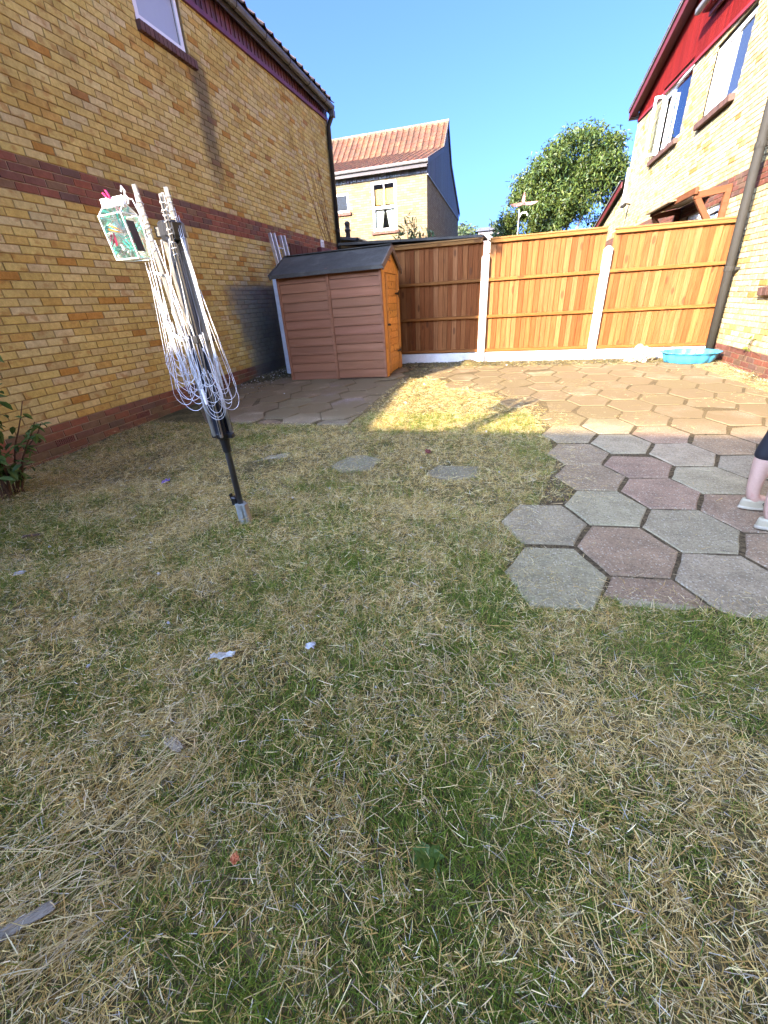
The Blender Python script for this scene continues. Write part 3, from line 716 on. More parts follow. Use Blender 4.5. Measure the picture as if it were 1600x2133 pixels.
# farther upstairs window with curtains, one casement swung open
f, r = win_frame(W1, [14.42], rh, .075); pane(f, r[0], M['clear']); room(f, W1)
curtain(f, XR + .14, 14.5, 15.0, W1[2] + .05, W1[3] - .06, M['curtain'], 16, .01); curtain(f, XR + .13, 13.2, 13.70, W1[2] + .05, W1[3] - .06, M['curtain'], 16); curtain(f, XR + .13, 13.88, 14.4, W1[2] + .05, W1[3] - .06, M['curtain'], 16)
m = MB(); cz0, cz1 = W1[2] + .1, W1[3] + .02
for a, b, c, d in ((0, .24, cz0, cz0 + .05), (0, .24, cz1 - .05, cz1), (0, .05, cz0 + .05, cz1 - .05), (.19, .24, cz0 + .05, cz1 - .05)): m.box(a, b, -.025, .025, c, d)
cs = m.build('open_casement', M['upvc'], f); cs.location = (XR + .03, 15.03, 0); cs.rotation_euler = (0, 0, PI - math.radians(4))
m = MB(); m.box(.05, .19, -.004, .004, cz0 + .05, cz1 - .05); p_ = m.build('pane', M['clear'], f); p_.location = cs.location; p_.rotation_euler = cs.rotation_euler
# ground-floor window at the right edge, glazed door under the canopy
f, r = win_frame(W3, [6.4], rh); [pane(f, q, M['mirror_glass']) for q in r]
f, r = win_frame(DR, [10.45], rh, .09); f.name = 'door_frame'; [pane(f, q, M['mirror_glass'] if i == 0 else M['frosted']) for i, q in enumerate(r)]
m = MB(); m.box(XR + .02, XR + .09, DR[0] + .09, DR[1] - .09, 2.18, 2.30); m.build('transom', M['upvc'], f)
m = MB(); m.tube([(XR - .19, 8.46, 5.2), (XR - .19, 8.46, 3.3), (XR - .165, 8.40, 2.0), (XR - .075, 8.385, .02)], .060, 12)
dp = m.build('downpipe', M['grey_pipe'], rh, smooth=True)
for z in (1.42, 2.9, 4.3): m = MB(); xx_ = XR - float(np.interp(z, [0, 2, 3.3], [.075, .165, .19])); yy_ = float(np.interp(z, [0, 2, 3.3], [8.385, 8.40, 8.46])); m.lathe([(.068, -.035), (.070, 0), (.068, .035)], 12, (xx_, yy_, z)); m.box(xx_ + .05, XR + .0, yy_ - .03, yy_ + .03, z - .02, z + .02); m.build('pipe_clip', M['grey_pipe'], dp)
# timber door canopy
cn = thing('door_canopy', 'brown timber door canopy on brackets fixed to the sunlit right house', 'canopy', (XR, 10.5, 2.55))
CW = (.13, .05, .022)
def cpart(name, a, b, w, h, mat='canopy_wood', color=CW): 
    m = MB(); a = Vector(a) - Vector(cn.location); b = Vector(b) - Vector(cn.location); m.bar(a, b, w, h, ch=.006); return m.build(name, M[mat], cn, color=color)
for y in (9.50, 11.80):
    cpart('wall_post', (XR - .05, y, 1.75), (XR - .05, y, 2.60), .085, .085); cpart('bracket_arm', (XR - .01, y, 2.60), (XR - .52, y, 2.535), .08, .10)
    cpart('brace', (XR - .47, y, 2.50), (XR - .08, y, 1.95), .075, .085)
cpart('front_beam', (XR - .52, 9.42, 2.60), (XR - .52, 11.9, 2.60), .05, .10)
m = MB(); m.add([(-.66, -.2 - .0, .06), (-.66, 1.35, .06), (-.02, 1.35, .14), (-.02, -.2, .14), (-.66, -.2, .035), (-.66, 1.35, .035), (-.02, 1.35, .115), (-.02, -.2, .115)], [(0, 3, 2, 1), (4, 5, 6, 7), (0, 1, 5, 4), (1, 2, 6, 5), (2, 3, 7, 6), (3, 0, 4, 7)]); m.build('canopy_roof', M['ply'], cn)
# security fittings
cc = thing('security_camera', 'small dark camera on a bracket on the sunlit wall above the canopy', 'camera', (XR, 16.6, 3.42))
m = MB(); m.tube([(0, 0, 0), (-.12, -.02, .03), (-.2, -.05, 0)], .018, 6); m.build('bracket', M['steel'], cn if False else cc); m = MB(); m.bar((-.15, .06, .02), (-.26, -.18, -.06), .10, .10, ch=.02); m.build('camera_body', M['grey_pipe'], cc); m = MB(); m.bar((-.262, -.182, -.06), (-.27, -.20, -.066), .06, .06); m.build('camera_lens', M['black'], cc)
m = MB(); m.tube([(XR - .012, 16.75, 3.42), (XR - .012, 16.9, 3.0), (XR - .012, 16.95, 2.8)], .006, 4); m.build('cable', M['black'], cc); bpy.data.objects[m and 'cable'].location = (-XR, -16.6, -3.42)

# ------------------------------------------------------------------ HOUSE BEYOND THE FENCE
mh = thing('brick_house', 'house beyond the fence with red pantile roof and dark boarded gable', 'house', (0, 0, 0))
MY, MX, MZ = 18.35, -3.08, 5.25
def far_brick(name, sy):
    """brickwork too far to tell singly: colour and relief from a brick texture in wall coordinates"""
    m, nt, bs = newmat(name); g = N(nt, 'ShaderNodeNewGeometry').outputs['Position']; s = N(nt, 'ShaderNodeSeparateXYZ'); L(nt, g, s.inputs[0])
    c = N(nt, 'ShaderNodeCombineXYZ'); L(nt, math_(nt, 'ADD', s.outputs[0], s.outputs[1]), c.inputs[0]); L(nt, s.outputs[2], c.inputs[1])
    b = N(nt, 'ShaderNodeTexBrick'); L(nt, c.outputs[0], b.inputs['Vector'])
    for k, v in (('Scale', 1.0), ('Brick Width', .225), ('Row Height', .075), ('Mortar Size', .006), ('Bias', -.2)): b.inputs[k].default_value = v
    b.inputs['Color1'].default_value = (.21, .16, .08, 1); b.inputs['Color2'].default_value = (.145, .09, .034, 1); b.inputs['Mortar'].default_value = (.085, .065, .04, 1)
    n1 = noise(nt, g, 1.2, 4, .6); col = mixc(nt, 1.0, b.outputs[0], ramp(nt, n1, [(.3, (.85, .85, .85)), (.7, (1.12, 1.12, 1.12))]), 'MULTIPLY')
    L(nt, col, bs.inputs['Base Color']); bs.inputs['Roughness'].default_value = .9
    bump(nt, bs, b.outputs[1], -.008); return m
M['far_brick'] = far_brick('far_brickwork', 1)
w1 = (-6.85, -6.13, 4.38, 4.98); w2 = (-5.20, -4.24, 3.66, 5.20)
wb = {'y': MB()}
def wy(x0, x1, hole=None):
    if hole:
        wb['y'].box(x0, x1, MY, MY + .28, -.2, hole[2])
        if hole[3] < MZ: wb['y'].box(x0, x1, MY, MY + .28, hole[3], MZ + .3)
    else: wb['y'].box(x0, x1, MY, MY + .28, -.2, MZ + .3)
for a, b, h in ((-13, w1[0], None), (w1[0], w1[1], w1), (w1[1], w2[0], None), (w2[0], w2[1], w2), (w2[1], MX - .28, None)): wy(a, b, h)
wb['y'].box(MX - .28, MX, MY, 29.4, -.2, MZ + .05); wb['y'].box(-13, MX - .281, 29.1, 29.4, -.2, MZ); wb['y'].box(-13.3, -13.001, MY, 29.4, -.2, MZ)
wb['y'].build('wall', M['far_brick'], mh)
for i, Wd in enumerate((w1, w2)):
    t = .07 if i == 0 else .085; m = MB(); x0, x1, z0, z1 = Wd; z1 = min(z1, 5.22)
    ya, yb = MY + .02, MY + .07
    m.box(x0, x1, ya, yb, z0, z0 + t); m.box(x0, x1, ya, yb, z1 - t, z1); m.box(x0, x0 + t, ya - .002, yb, z0, z1); m.box(x1 - t, x1, ya - .002, yb, z0, z1)
    if i: zm = 4.40; m.box(x0 + t, x1 - t, ya - .004, yb - .004, zm - .045, zm + .045); m.box((x0 + x1) / 2 - .012, (x0 + x1) / 2 + .012, ya + .012, yb - .012, zm, z1)
    f = m.build('window', M['upvc'], mh)
    for za, zb in (((z0, 4.40), (4.40, z1)) if i else ((z0, z1),)):
        m = MB(); m.box(x0 + t, x1 - t, MY + .040, MY + .048, za + .02, zb - .02); m.build('pane', M['clear'] if i else M['mirror_glass'], f)
    m = MB(); m.box(x0, x1, MY + .5, MY + .52, z0, z1); m.box(x0, x1, MY + .075, MY + .5, z0 - .02, z0); m.box(x0 - .02, x0, MY + .075, MY + .5, z0, z1); m.box(x1, x1 + .02, MY + .075, MY + .5, z0, z1); m.box(x0, x1, MY + .075, MY + .5, z1, z1 + .02); m.build('room_recess', M['room'], f)
    if i:
        m = MB(); m.box(x0 + t, x1 - t, MY + .12, MY + .13, 4.50, 4.98); m.build('blind', M['blind'], f)
        m = MB()
        for s_ in (-1, 1):
            xc = (x0 + x1) / 2; vs = []; fs = []
            for k in range(15):
                tt = k / 14; xx = xc + s_ * (.04 + tt * .36); vs += [(xx + s_ * .10 * (1 - tt), MY + .13 + .02 * math.sin(k * 1.9), z0 + .08), (xx, MY + .13 + .02 * math.sin(k * 1.9), 4.33)]
            for k in range(14): fs.append((2 * k, 2 * k + 2, 2 * k + 3, 2 * k + 1))
            m.add(vs, fs)
        m.build('curtain', M['curtain'], f)
    n = 6 if i == 0 else 8; w = (x1 - x0 + .14) / n
    for q in range(n):
        m = MB(); m.box(-w / 2 + .004, w / 2 - .004, -.07, .05, -.05, .045); o = m.build('sill_brick', M['sill_brick'], mh, color=jit((.13, .05, .03), .2)); o.location = (x0 - .07 + w * (q + .5), MY, z0 - .05)
nb = 70; w = (13 + MX) / nb
for q in range(nb):
    m = MB(); m.box(-w / 2 + .006, w / 2 - .006, -.035, -.002, MZ, 5.46); m.box(w / 2 - .04, w / 2 - .0061, -.055, -.0351, MZ, 5.46)
    o = m.build('eaves_board', M['dark_board'], mh, color=jit((.10, .095, .09), .35)); o.location = (MX + .03 - w * (q + .5), MY, 0)
m = MB(); m.box(-13, MX + .05, MY - .30, MY - .26, 5.36, 5.50); m.box(-13, MX + .05, MY - .26, MY, 5.465, 5.48); m.build('fascia', M['soffit'], mh)
m = MB(); m.tube([(-13, MY - .33, 5.52), (MX + .10, MY - .33, 5.52)], .055, 8); m.build('gutter', M['gutter'], mh)
# bell-cast roof: flat kick then steep, both faces
RP = [(MY - .36, 5.55), (22.3, 6.86), (23.75, 8.08)]
def roofz(y):
    y = y if y < 23.75 else 2 * 23.75 - y
    return 5.55 + (y - RP[0][0]) * (6.86 - 5.55) / (22.3 - RP[0][0]) if y < 22.3 else 6.86 + (y - 22.3) * (8.08 - 6.86) / 1.45
tw = .262; mt = MB()
def tile_geo(w, l, amp):
    n_ = 6; vs = []; fs = []
    for a in (0, l):
        for i in range(n_ + 1):
            t = i / n_; c = math.cos(2 * PI * (t - .15)); h = amp * (c ** 3 if c > 0 else .3 * c)
            vs.append(((t - .5) * w * 1.03, a, h + .012 * (1 if a == 0 else 0)))
    for i in range(n_ + 1): vs.append((vs[i][0], 0, vs[i][2] - .014))
    k = n_ + 1
    for i in range(n_): fs += [(i, i + 1, k + i + 1, k + i), (2 * k + i, 2 * k + i + 1, i + 1, i)]
    return vs, fs
segs = [(RP[0], RP[1], 15), (RP[1], RP[2], 6)]; tiles = []
for (ya, za), (yb, zb), nr in segs:
    dy, dz = (yb - ya) / nr, (zb - za) / nr; l = math.hypot(dy, dz); an = math.atan2(dz, dy)
    for r in range(nr):
        for c in range(38):
            x = MX + .10 - tw * (c + .5); P = (x, ya + dy * r, za + dz * r); tiles.append((seen_size((P[0], P[1], P[2] + .05), tw, l * math.sin(an), (1, 0, 0)) if x > -8.6 else 0, P, l, an))
tiles.sort(key=lambda t: -t[0]); meshes = {}
for i, (s, P, l, an) in enumerate(tiles):
    col = jit(random.choice([(.115, .038, .013), (.10, .032, .012), (.13, .048, .016), (.085, .034, .013), (.105, .046, .018)]), .15)
    if i < 300 and s > 0:
        k = round(l, 3)
        if k not in meshes:
            m = MB(); m.add(*tile_geo(tw, l * 1.08, .045)); meshes[k] = m.mesh('roof_tile', M['tile'])
        link('roof_tile', meshes[k], mh, col, P, (an + random.uniform(-.02, .02), 0, random.uniform(-.01, .01)))
    else:
        v, f = tile_geo(tw, l * 1.08, .045); mm = Matrix.Translation(P) @ Matrix.Rotation(an, 4, 'X'); mt.add([mm @ Vector(q) for q in v], f, col)
mt.build('roof_tiles', M['tile_attr'], mh, attr=True, kind='stuff')
m = MB(); ysr = [RP[0][0] + .05, 22.3, 23.75, 25.2, 29.5]
for a, b in zip(ysr[:-1], ysr[1:]): m.add([(MX + .07, a, roofz(a) - .03), (MX + .07, b, roofz(b) - .03), (-13.2, b, roofz(b) - .03), (-13.2, a, roofz(a) - .03)], [(0, 1, 2, 3)])
m.build('roof_deck', M['tile_grey'], mh)
for q in range(24): m = MB(); m.tube([(-.21, 0, 0), (.20, 0, 0)], .09, 8); o = m.build('ridge_tile', M['tile'], mh, color=jit((.12, .085, .045), .25)); o.location = (MX - .10 - .42 * q, 23.75, 8.07)
nb = 60; yA, yB = MY - .02, 29.45; w = (yB - yA) / nb
for q in range(nb):
    y = yA + w * (q + .5); s = (roofz(y + w / 2) - roofz(y - w / 2)) / 2; zt = roofz(y) - .05
    m = MB(); vs = [(.03, -w / 2 + .006, MZ - .03), (.03, w / 2 - .006, MZ - .03), (.03, w / 2 - .006, zt + s), (.03, -w / 2 + .006, zt - s), (0, -w / 2, MZ - .03), (0, w / 2, MZ - .03), (0, w / 2, zt + s), (0, -w / 2, zt - s)]
    m.add(vs, [(0, 1, 2, 3), (7, 6, 5, 4), (0, 4, 5, 1), (1, 5, 6, 2), (2, 6, 7, 3), (3, 7, 4, 0)]); o = m.build('gable_board', M['dark_board'], mh, color=jit((.055, .048, .040), .3)); o.location = (MX + .002, y, 0)
m = MB(); ysr = [MY - .33, 22.3, 23.75, 25.2, 29.6]
for a, b in zip(ysr[:-1], ysr[1:]): m.bar((MX + .07, a, roofz(a) - .05), (MX + .07, b, roofz(b) - .05), .03, .17)
m.build('bargeboard', M['dark_board'], mh, color=(.075, .068, .060))
m = MB(); m.box(MX + .002, MX + .05, MY - .02, 29.4, MZ - .07, MZ - .031); m.build('gable_trim', M['dark_board'], mh, color=(.16, .17, .19))

# low annex roof with a flue behind the left house
an = thing('annex', 'low brick annex with a shallow grey roof and clay flue behind the left house', 'annex', (-4.9, 14.0, 0))
m = MB(); m.box(-1.2, .28, .02, 1.8, 0, 2.96); m.build('wall', M['far_brick'], an)
m = MB(); m.add([(-1.2, -.25, 3.17), (.46, -.25, 2.98), (.46, 2.0, 2.98), (-1.2, 2.0, 3.17), (-1.2, -.25, 3.10), (.46, -.25, 2.91), (.46, 2.0, 2.91), (-1.2, 2.0, 3.10)], [(0, 1, 2, 3), (7, 6, 5, 4), (0, 4, 5, 1), (1, 5, 6, 2)]); m.build('roof', M['tile_grey'], an)
m = MB(); m.tube([(.50, -.3, 2.93), (.50, 2.0, 2.93)], .05, 6); m.tube([(.42, -.1, 2.9), (.34, -.05, 2.6), (.34, -.05, 0)], .035, 6); m.build('gutter', M['black'], an)
m = MB(); m.lathe([(.075, 0), (.075, .22), (.10, .24), (.10, .27), (.07, .29), (.08, .40), (.095, .42), (.06, .48), (.03, .49), (0, .49)], 10, (.0, .35, 3.0)); m.build('flue', M['soffit'], an, smooth=True)

# ------------------------------------------------------------------ FENCE
YF = 8.46; ZB = .305
BW = .0855
def board_mesh():
    m = MB(); a, b = -.0505, .0505; H0, H1 = 0, 1.735                       # feather edge: thick on the left, thin on the right
    vs = [(a, -.003, H0), (b, -.020, H0), (b, .0, H0), (a, .0, H0), (a, -.003, H1), (b, -.020, H1), (b, 0, H1), (a, 0, H1)]
    m.add(vs, [(0, 3, 2, 1), (4, 5, 6, 7), (0, 1, 5, 4), (1, 2, 6, 5), (2, 3, 7, 6), (3, 0, 4, 7)]); return m.mesh('board', M['fence'])
bm = board_mesh()
FC = [(0.170, 0.068, 0.021), (0.189, 0.081, 0.027), (0.153, 0.056, 0.017), (0.206, 0.093, 0.034), (0.138, 0.048, 0.014), (0.179, 0.071, 0.023)]
def fence_panel(x0, x1, ztop, label):
    t = thing('timber_fence', label, 'fence panel', ((x0 + x1) / 2, YF, ZB), group=None); hw = (x1 - x0) / 2; n = int(round(2 * hw / BW))
    for i in range(n):
        o = link('board', bm, t, jit(random.choice(FC), .09)); o.location = (-hw + (i + .5) * 2 * hw / n + .004, .030 + random.uniform(-.002, .003), .005 + random.uniform(-.006, .006))
        o.rotation_euler = (random.uniform(-.003, .003), random.uniform(-.004, .004), random.uniform(-.02, .02)); o.scale = (2 * hw / n / BW * 1.02, 1, (ztop - ZB - .05) / 1.735)
    for z in (.03, .61, 1.20): m = MB(); m.chbox(-hw, hw, -.030, .012, -.024, .024, .004); o = m.build('rail', M['rail'], t, color=jit((.18, .075, .020), .1)); o.location = (0, 0, z)
    m = MB(); m.chbox(-hw, hw, -.034, .010, -.03, .022, .004); o = m.build('rail', M['rail'], t, color=(.195, .098, .030)); o.location = (0, 0, ztop - ZB - .035)
    m = MB(); m.chbox(-hw - .01, hw + .01, -.045, .05, 0, .024, .004); o = m.build('capping', M['rail'], t, color=(.19, .105, .038)); o.location = (0, 0, ztop - ZB - .012)
    m = MB()
    for z in (.61, 1.20, ztop - ZB - .06):
        for i in range(n): x = -hw + (i + .5) * 2 * hw / n - .015; m.box(x - .003, x + .003, .008, .0145, z + .045, z + .051)
    m.build('nail_heads', M['steel'], t)
    return t
fence_panel(-2.28, -.455, 2.135, 'shaded feather-edge fence panel between the shed and the first concrete post')
fence_panel(-.325, 1.480, 2.115, 'sunlit feather-edge fence panel between the two concrete posts')
fence_panel(1.610, 3.330, 2.085, 'sunlit feather-edge fence panel between concrete post and right house downpipe')
def post(x, y, z1, label, mat='concrete', w=.065):
    m = MB(); m.chbox(-w, w, -.06, .05, -.3, z1 - .035, .012); m.add([(-w, -.06, z1 - .047), (w, -.06, z1 - .047), (w, .05, z1 - .047), (-w, .05, z1 - .047), (-w * .35, -.02, z1), (w * .35, -.02, z1), (w * .35, .015, z1), (-w * .35, .015, z1)], [(0, 1, 5, 4), (1, 2, 6, 5), (2, 3, 7, 6), (3, 0, 4, 7), (4, 5, 6, 7)])
    o = m.build('fence_post', M[mat]); o.location = (x, y, 0); return tag(o, label, 'post')
post(-.39, YF, 1.90, 'pale concrete fence post at the edge of the shade beside the brown fence panel')
post(1.545, YF, 1.86, 'white concrete fence post between the two sunlit fence panels')
post(-4.02, 7.62, 1.86, 'bluish white post squeezed between the left house wall and the shed', 'concrete_shade', .075)
for (a, b, l) in ((-2.28, -.455, 'pale concrete gravel board under the shaded fence panel'), (-.325, 1.480, 'white concrete gravel board under the middle fence panel'), (1.610, 3.37, 'white concrete gravel board behind the blue pool')):
    m = MB(); m.chbox(a, b, YF - .005, YF + .045, -.1, ZB - .008, .006); tag(m.build('gravel_board', M['concrete']), l, 'gravel board')

# ------------------------------------------------------------------ SHED
sh = thing('garden_shed', 'small brown overlap shed with orange door end and grey felt roof', 'shed', (-3.678, 6.952, .085))
sh.rotation_euler = (-.012, -.014, .008)
SL, SD, SE, SR = 1.80, 1.205, 1.68, 1.955
BR, OR_ = (.245, .112, .060), (.58, .275, .07)
m = MB(); m.box(.03, SL - .03, .03, SD - .03, .02, SE - .03); m.add([(.03, .03, SE - .03), (.03, SD - .03, SE - .03), (.03, SD / 2, SR - .04), (SL - .03, .03, SE - .03), (SL - .03, SD - .03, SE - .03), (SL - .03, SD / 2, SR - .04)], [(0, 2, 1), (3, 4, 5), (0, 3, 5, 2), (1, 2, 5, 4)]); m.build('carcass', M['room'], sh)
NBD = 12; bh = (SE - .02) / NBD
for r in range(NBD):
    for c, (x0, x1) in enumerate(((.045, SL / 2 - .028), (SL / 2 + .028, SL - .035))):
        dz = .012 if c else 0; z0 = .0 + r * bh + dz; z1 = min(z0 + bh - .004, SE + .03)
        m = MB(); vs = [(x0, .002, z0), (x1, .002, z0), (x1, .017, z1), (x0, .017, z1), (x0, .029, z0), (x1, .029, z0), (x1, .029, z1), (x0, .029, z1), (x0, .002, z0 + .022), (x1, .002, z0 + .022)]
        m.add(vs, [(0, 1, 9, 8), (8, 9, 2, 3), (0, 4, 5, 1), (3, 2, 6, 7), (4, 7, 6, 5), (0, 8, 3, 7, 4), (1, 5, 6, 2, 9)]); m.build('board', M['shed_paint'], sh, color=jit(BR, .09))
for x0, x1 in ((0, .045), (SL / 2 - .027, SL / 2 + .027)): m = MB(); m.chbox(x0, x1, -.012, .024, 0, SE + .01, .003); m.build('cover_strip', M['shed_paint'], sh, color=jit(BR, .05))
m = MB(); m.chbox(SL - .035, SL + .004, -.014, .03, 0, SE + .01, .003); m.build('cover_strip', M['shed_paint'], sh, color=BR)
for r in range(NBD):                                                       # left end and back
    z0 = r * bh; m = MB(); m.box(.001, .028, .03, SD - .02, z0 + .004, z0 + bh - .002); m.build('board', M['shed_paint'], sh, color=jit(BR, .09))
m = MB()
for r in range(NBD):
    for x in (.022, SL / 2 - .016, SL / 2 + .016, SL - .018): m.box(x - .0035, x + .0035, -.0165, -.0135 if x > SL - .1 else -.0118, r * bh + .06, r * bh + .067)
m.build('nail_heads', M['steel'], sh, kind='stuff')
# orange end with the door
ex = SL
for a_, b_ in ((.031, .20), (SD - .13, SD)): m = MB(); m.chbox(ex - .028, ex + .006, a_, b_, 0, SE, .003); m.build('end_stile', M['shed_orange'], sh, color=OR_)
for r in range(14):
    z0 = .03 + r * (SE - .14) / 14; m = MB(); m.chbox(ex - .026, ex + .002, .215, SD - .145, z0 + .003, z0 + (SE - .14) / 14 - .001, .003); m.build('door_board', M['shed_orange'], sh, color=jit(OR_, .12))
m = MB(); m.chbox(ex + .0025, ex + .02, .212, .30, .03, SE - .12, .003); m.chbox(ex + .0025, ex + .02, SD - .22, SD - .142, .03, SE - .12, .003); m.build('door_ledge', M['shed_orange'], sh, color=(.50, .245, .075))
m = MB(); m.add([(ex + .004, .0, SE - .02), (ex + .004, SD, SE - .02), (ex + .004, SD / 2, SR - .02), (ex - .02, 0, SE - .02), (ex - .02, SD, SE - .02), (ex - .02, SD / 2, SR - .02)], [(0, 1, 2), (5, 4, 3), (0, 3, 4, 1)]); m.box(ex - .026, ex + .003, .21, SD - .14, SE - .10, SE - .021); m.build('gable_panel', M['shed_orange'], sh, color=OR_)
for q in range(3): m = MB(); m.box(ex + .004, ex + .008, SD / 2 - .10, SD / 2 + .04, SR - .20 + q * .035, SR - .185 + q * .035); m.build('vent_slot', M['black'], sh)
for z in (.34, 1.28):
    m = MB(); m.box(ex + .0205, ex + .027, SD - .14, SD - .11, z - .05, z + .05); m.add([(ex + .0205, SD - .14, z - .022), (ex + .0205, SD - .14, z + .022), (ex + .0205, SD - .40, z + .008), (ex + .0205, SD - .40, z - .008), (ex + .026, SD - .14, z - .022), (ex + .026, SD - .14, z + .022), (ex + .026, SD - .40, z + .008), (ex + .026, SD - .40, z - .008)], [(4, 5, 6, 7), (0, 4, 7, 3), (1, 2, 6, 5), (2, 3, 7, 6)]); m.build('hinge', M['steel'], sh)
m = MB(); m.box(ex + .0205, ex + .04, .20, .28, .80, .83); m.tube([(ex + .04, .24, .83), (ex + .055, .24, .815), (ex + .04, .24, .79)], .006, 5); m.build('latch', M['steel'], sh)
# roof: felt over two slopes, lapped joint, edges turned down
ov, fo = .05, .075
def slope(side):
    y0, y1 = (-fo, SD / 2) if side == 0 else (SD + fo, SD / 2); ze = SE - .02; m = MB(); nx_ = 14; ny_ = 5; vs = []; fs = []
    for i in range(nx_ + 1):
        x = -ov - .02 + (SL + 2 * ov + .03) * i / nx_
        for j in range(ny_ + 1):
            t = j / ny_; vs.append((x, y0 + (y1 - y0) * t, ze + (SR + .02 - ze) * t + .006 * math.sin(i * 1.3 + j * 2) * (1 if 0 < j < ny_ else 0)))
    k = ny_ + 1
    for i in range(nx_):
        for j in range(ny_): q = (i * k + j, (i + 1) * k + j, (i + 1) * k + j + 1, i * k + j + 1); fs.append(q if side == 0 else q[::-1])
    m.add(vs, fs)
    return m
slope(0).build('roof_felt', M['felt'], sh); slope(1).build('roof_felt', M['felt'], sh)
m = MB(); z = SE - .02
m.add([(-ov - .02, -fo - .003, z + .004), (SL + ov + .01, -fo - .003, z + .004), (SL + ov + .01, -fo - .003, z - .05), (-ov - .02, -fo - .003, z - .05), (-ov - .02, -fo + .012, z - .0), (SL + ov + .01, -fo + .012, z - .0), (SL + ov + .01, -fo + .012, z - .05), (-ov - .02, -fo + .012, z - .05)], [(3, 2, 1, 0), (4, 5, 6, 7), (0, 1, 5, 4), (3, 7, 6, 2), (0, 4, 7, 3), (1, 2, 6, 5)]); m.build('eaves_felt', M['felt'], sh)
for x in (-ov - .03, SL + ov):
    for s_ in (0, 1):
        a = (x, -fo if s_ == 0 else SD + fo, SE - .05); b = (x, SD / 2, SR - .015); m = MB(); m.bar(a, b, .022, .085); m.build('barge_board', M['felt'] if x < 0 else M['shed_paint'], sh, color=(.16, .12, .09))
m = MB(); m.bar((-ov - .02, SD / 2, SR + .028), (SL + ov + .01, SD / 2, SR + .028), .10, .012); m.build('ridge_felt', M['felt'], sh)
m = MB(); m.box(.02, SL - .05, .02, SD, -.10, -.004); m.build('floor_bearer', M['stem'], sh)

# items stored between the shed and the house wall
ld = thing('ladder', 'folded aluminium ladder leaning on the left house wall behind the shed', 'ladder', (-4.30, 8.75, .12))
for i, (dy, dx) in enumerate(((-.26, 0), (-.17, .035), (.15, 0), (.24, .035))):
    m = MB(); m.bar((dx + .20, dy * .9 - .1, 0), (dx - .13, dy - .12, 2.42), .028, .065, (1, 0, 0), ch=.004); m.build('stile', M['alu'], ld)
for i in range(8):
    t = .08 + i * .118; m = MB(); m.tube([(.20 - .33 * t, -.36 + .0 * t, 2.42 * t), (.20 - .33 * t, .05, 2.42 * t)], .014, 6); m.build('rung', M['alu'], ld)
rp = thing('ribbed_boarding', 'reddish brown ribbed boarding standing on the left house wall behind the shed', 'boarding', (-4.47, 9.75, 0))
for q in range(5):
    m = MB(); m.chbox(.06, .10, -.12, .13, .2, 2.43, .005); m.chbox(.0, .06, .08, .13, .2, 2.41, .004); o = m.build('board', M['red_board'], rp, color=jit((.14, .06, .045), .2)); o.location = (0, -.55 + .28 * q, 0)
m = MB(); m.chbox(-.06, .06, -.30, .34, 0, .42, .02); o = tag(m.build('red_box', M['red']), 'bright red box standing behind the shed roof by the white meter plate', 'box'); o.location = (-4.42, 11.02, 2.08)
m = MB(); m.box(-.18, .18, -.4, .4, .1, 2.07); o = tag(m.build('storage_bin', M['soffit']), 'dark bin standing under the red box behind the shed', 'bin'); o.location = (-4.35, 11.0, 0)
fr = thing('garden_shed', 'low flat grey felt roof showing just above the shaded fence panel', 'shed', (-1.75, 9.55, .215))
m = MB(); m.add([(-1.4, -.95, 2.08), (1.28, -.95, 1.99), (1.28, .9, 2.10), (-1.4, .9, 2.19), (-1.4, -.95, 2.04), (1.28, -.95, 1.95), (1.28, .9, 2.06), (-1.4, .9, 2.15)], [(0, 1, 2, 3), (7, 6, 5, 4), (0, 4, 5, 1), (1, 5, 6, 2), (3, 7, 4, 0)]); m.build('roof_felt', M['felt'], fr)
m = MB(); m.box(-1.3, 1.2, -.85, .85, 0, 1.93); m.build('wall', M['shed_paint'], fr, color=BR)

# ------------------------------------------------------------------ PAVING
def clip(poly, a, b, c):                      # keep a*x + b*y <= c
    out = []
    for i, p in enumerate(poly):
        q = poly[(i + 1) % len(poly)]; dp, dq = a * p[0] + b * p[1] - c, a * q[0] + b * q[1] - c
        if dp <= 0: out.append(p)
        if dp * dq < 0: t = dp / (dp - dq); out.append((p[0] + (q[0] - p[0]) * t, p[1] + (q[1] - p[1]) * t))
    return out
def area(p): return abs(sum(p[i][0] * p[(i + 1) % len(p)][1] - p[(i + 1) % len(p)][0] * p[i][1] for i in range(len(p)))) / 2
def hexagon(x, y, k=1.0):
    pts = [(-.252, -.016), (-.142, .232), (.130, .262), (.254, .026), (.142, -.238), (-.130, -.268)]
    j = lambda: random.uniform(-.005, .005)
    out = []
    c = [(x + a * k + j(), y + b * k + j()) for a, b in pts]
    for (x0, y0), (x1, y1) in zip(c, c[1:] + c[:1]):
        out.append((x0, y0))
        for t in (.33, .67): e = random.uniform(-.006, .003); nx_, ny_ = (y1 - y0), -(x1 - x0); l = math.hypot(nx_, ny_); sg = 1 if (nx_ * (x0 - x) + ny_ * (y0 - y)) > 0 else -1; out.append((x0 + (x1 - x0) * t + sg * nx_ / l * e, y0 + (y1 - y0) * t + sg * ny_ / l * e))
    return out
GREY, PINK, BUFF = (.30, .255, .155), (.285, .20, .12), (.225, .185, .085)
SLABS = []
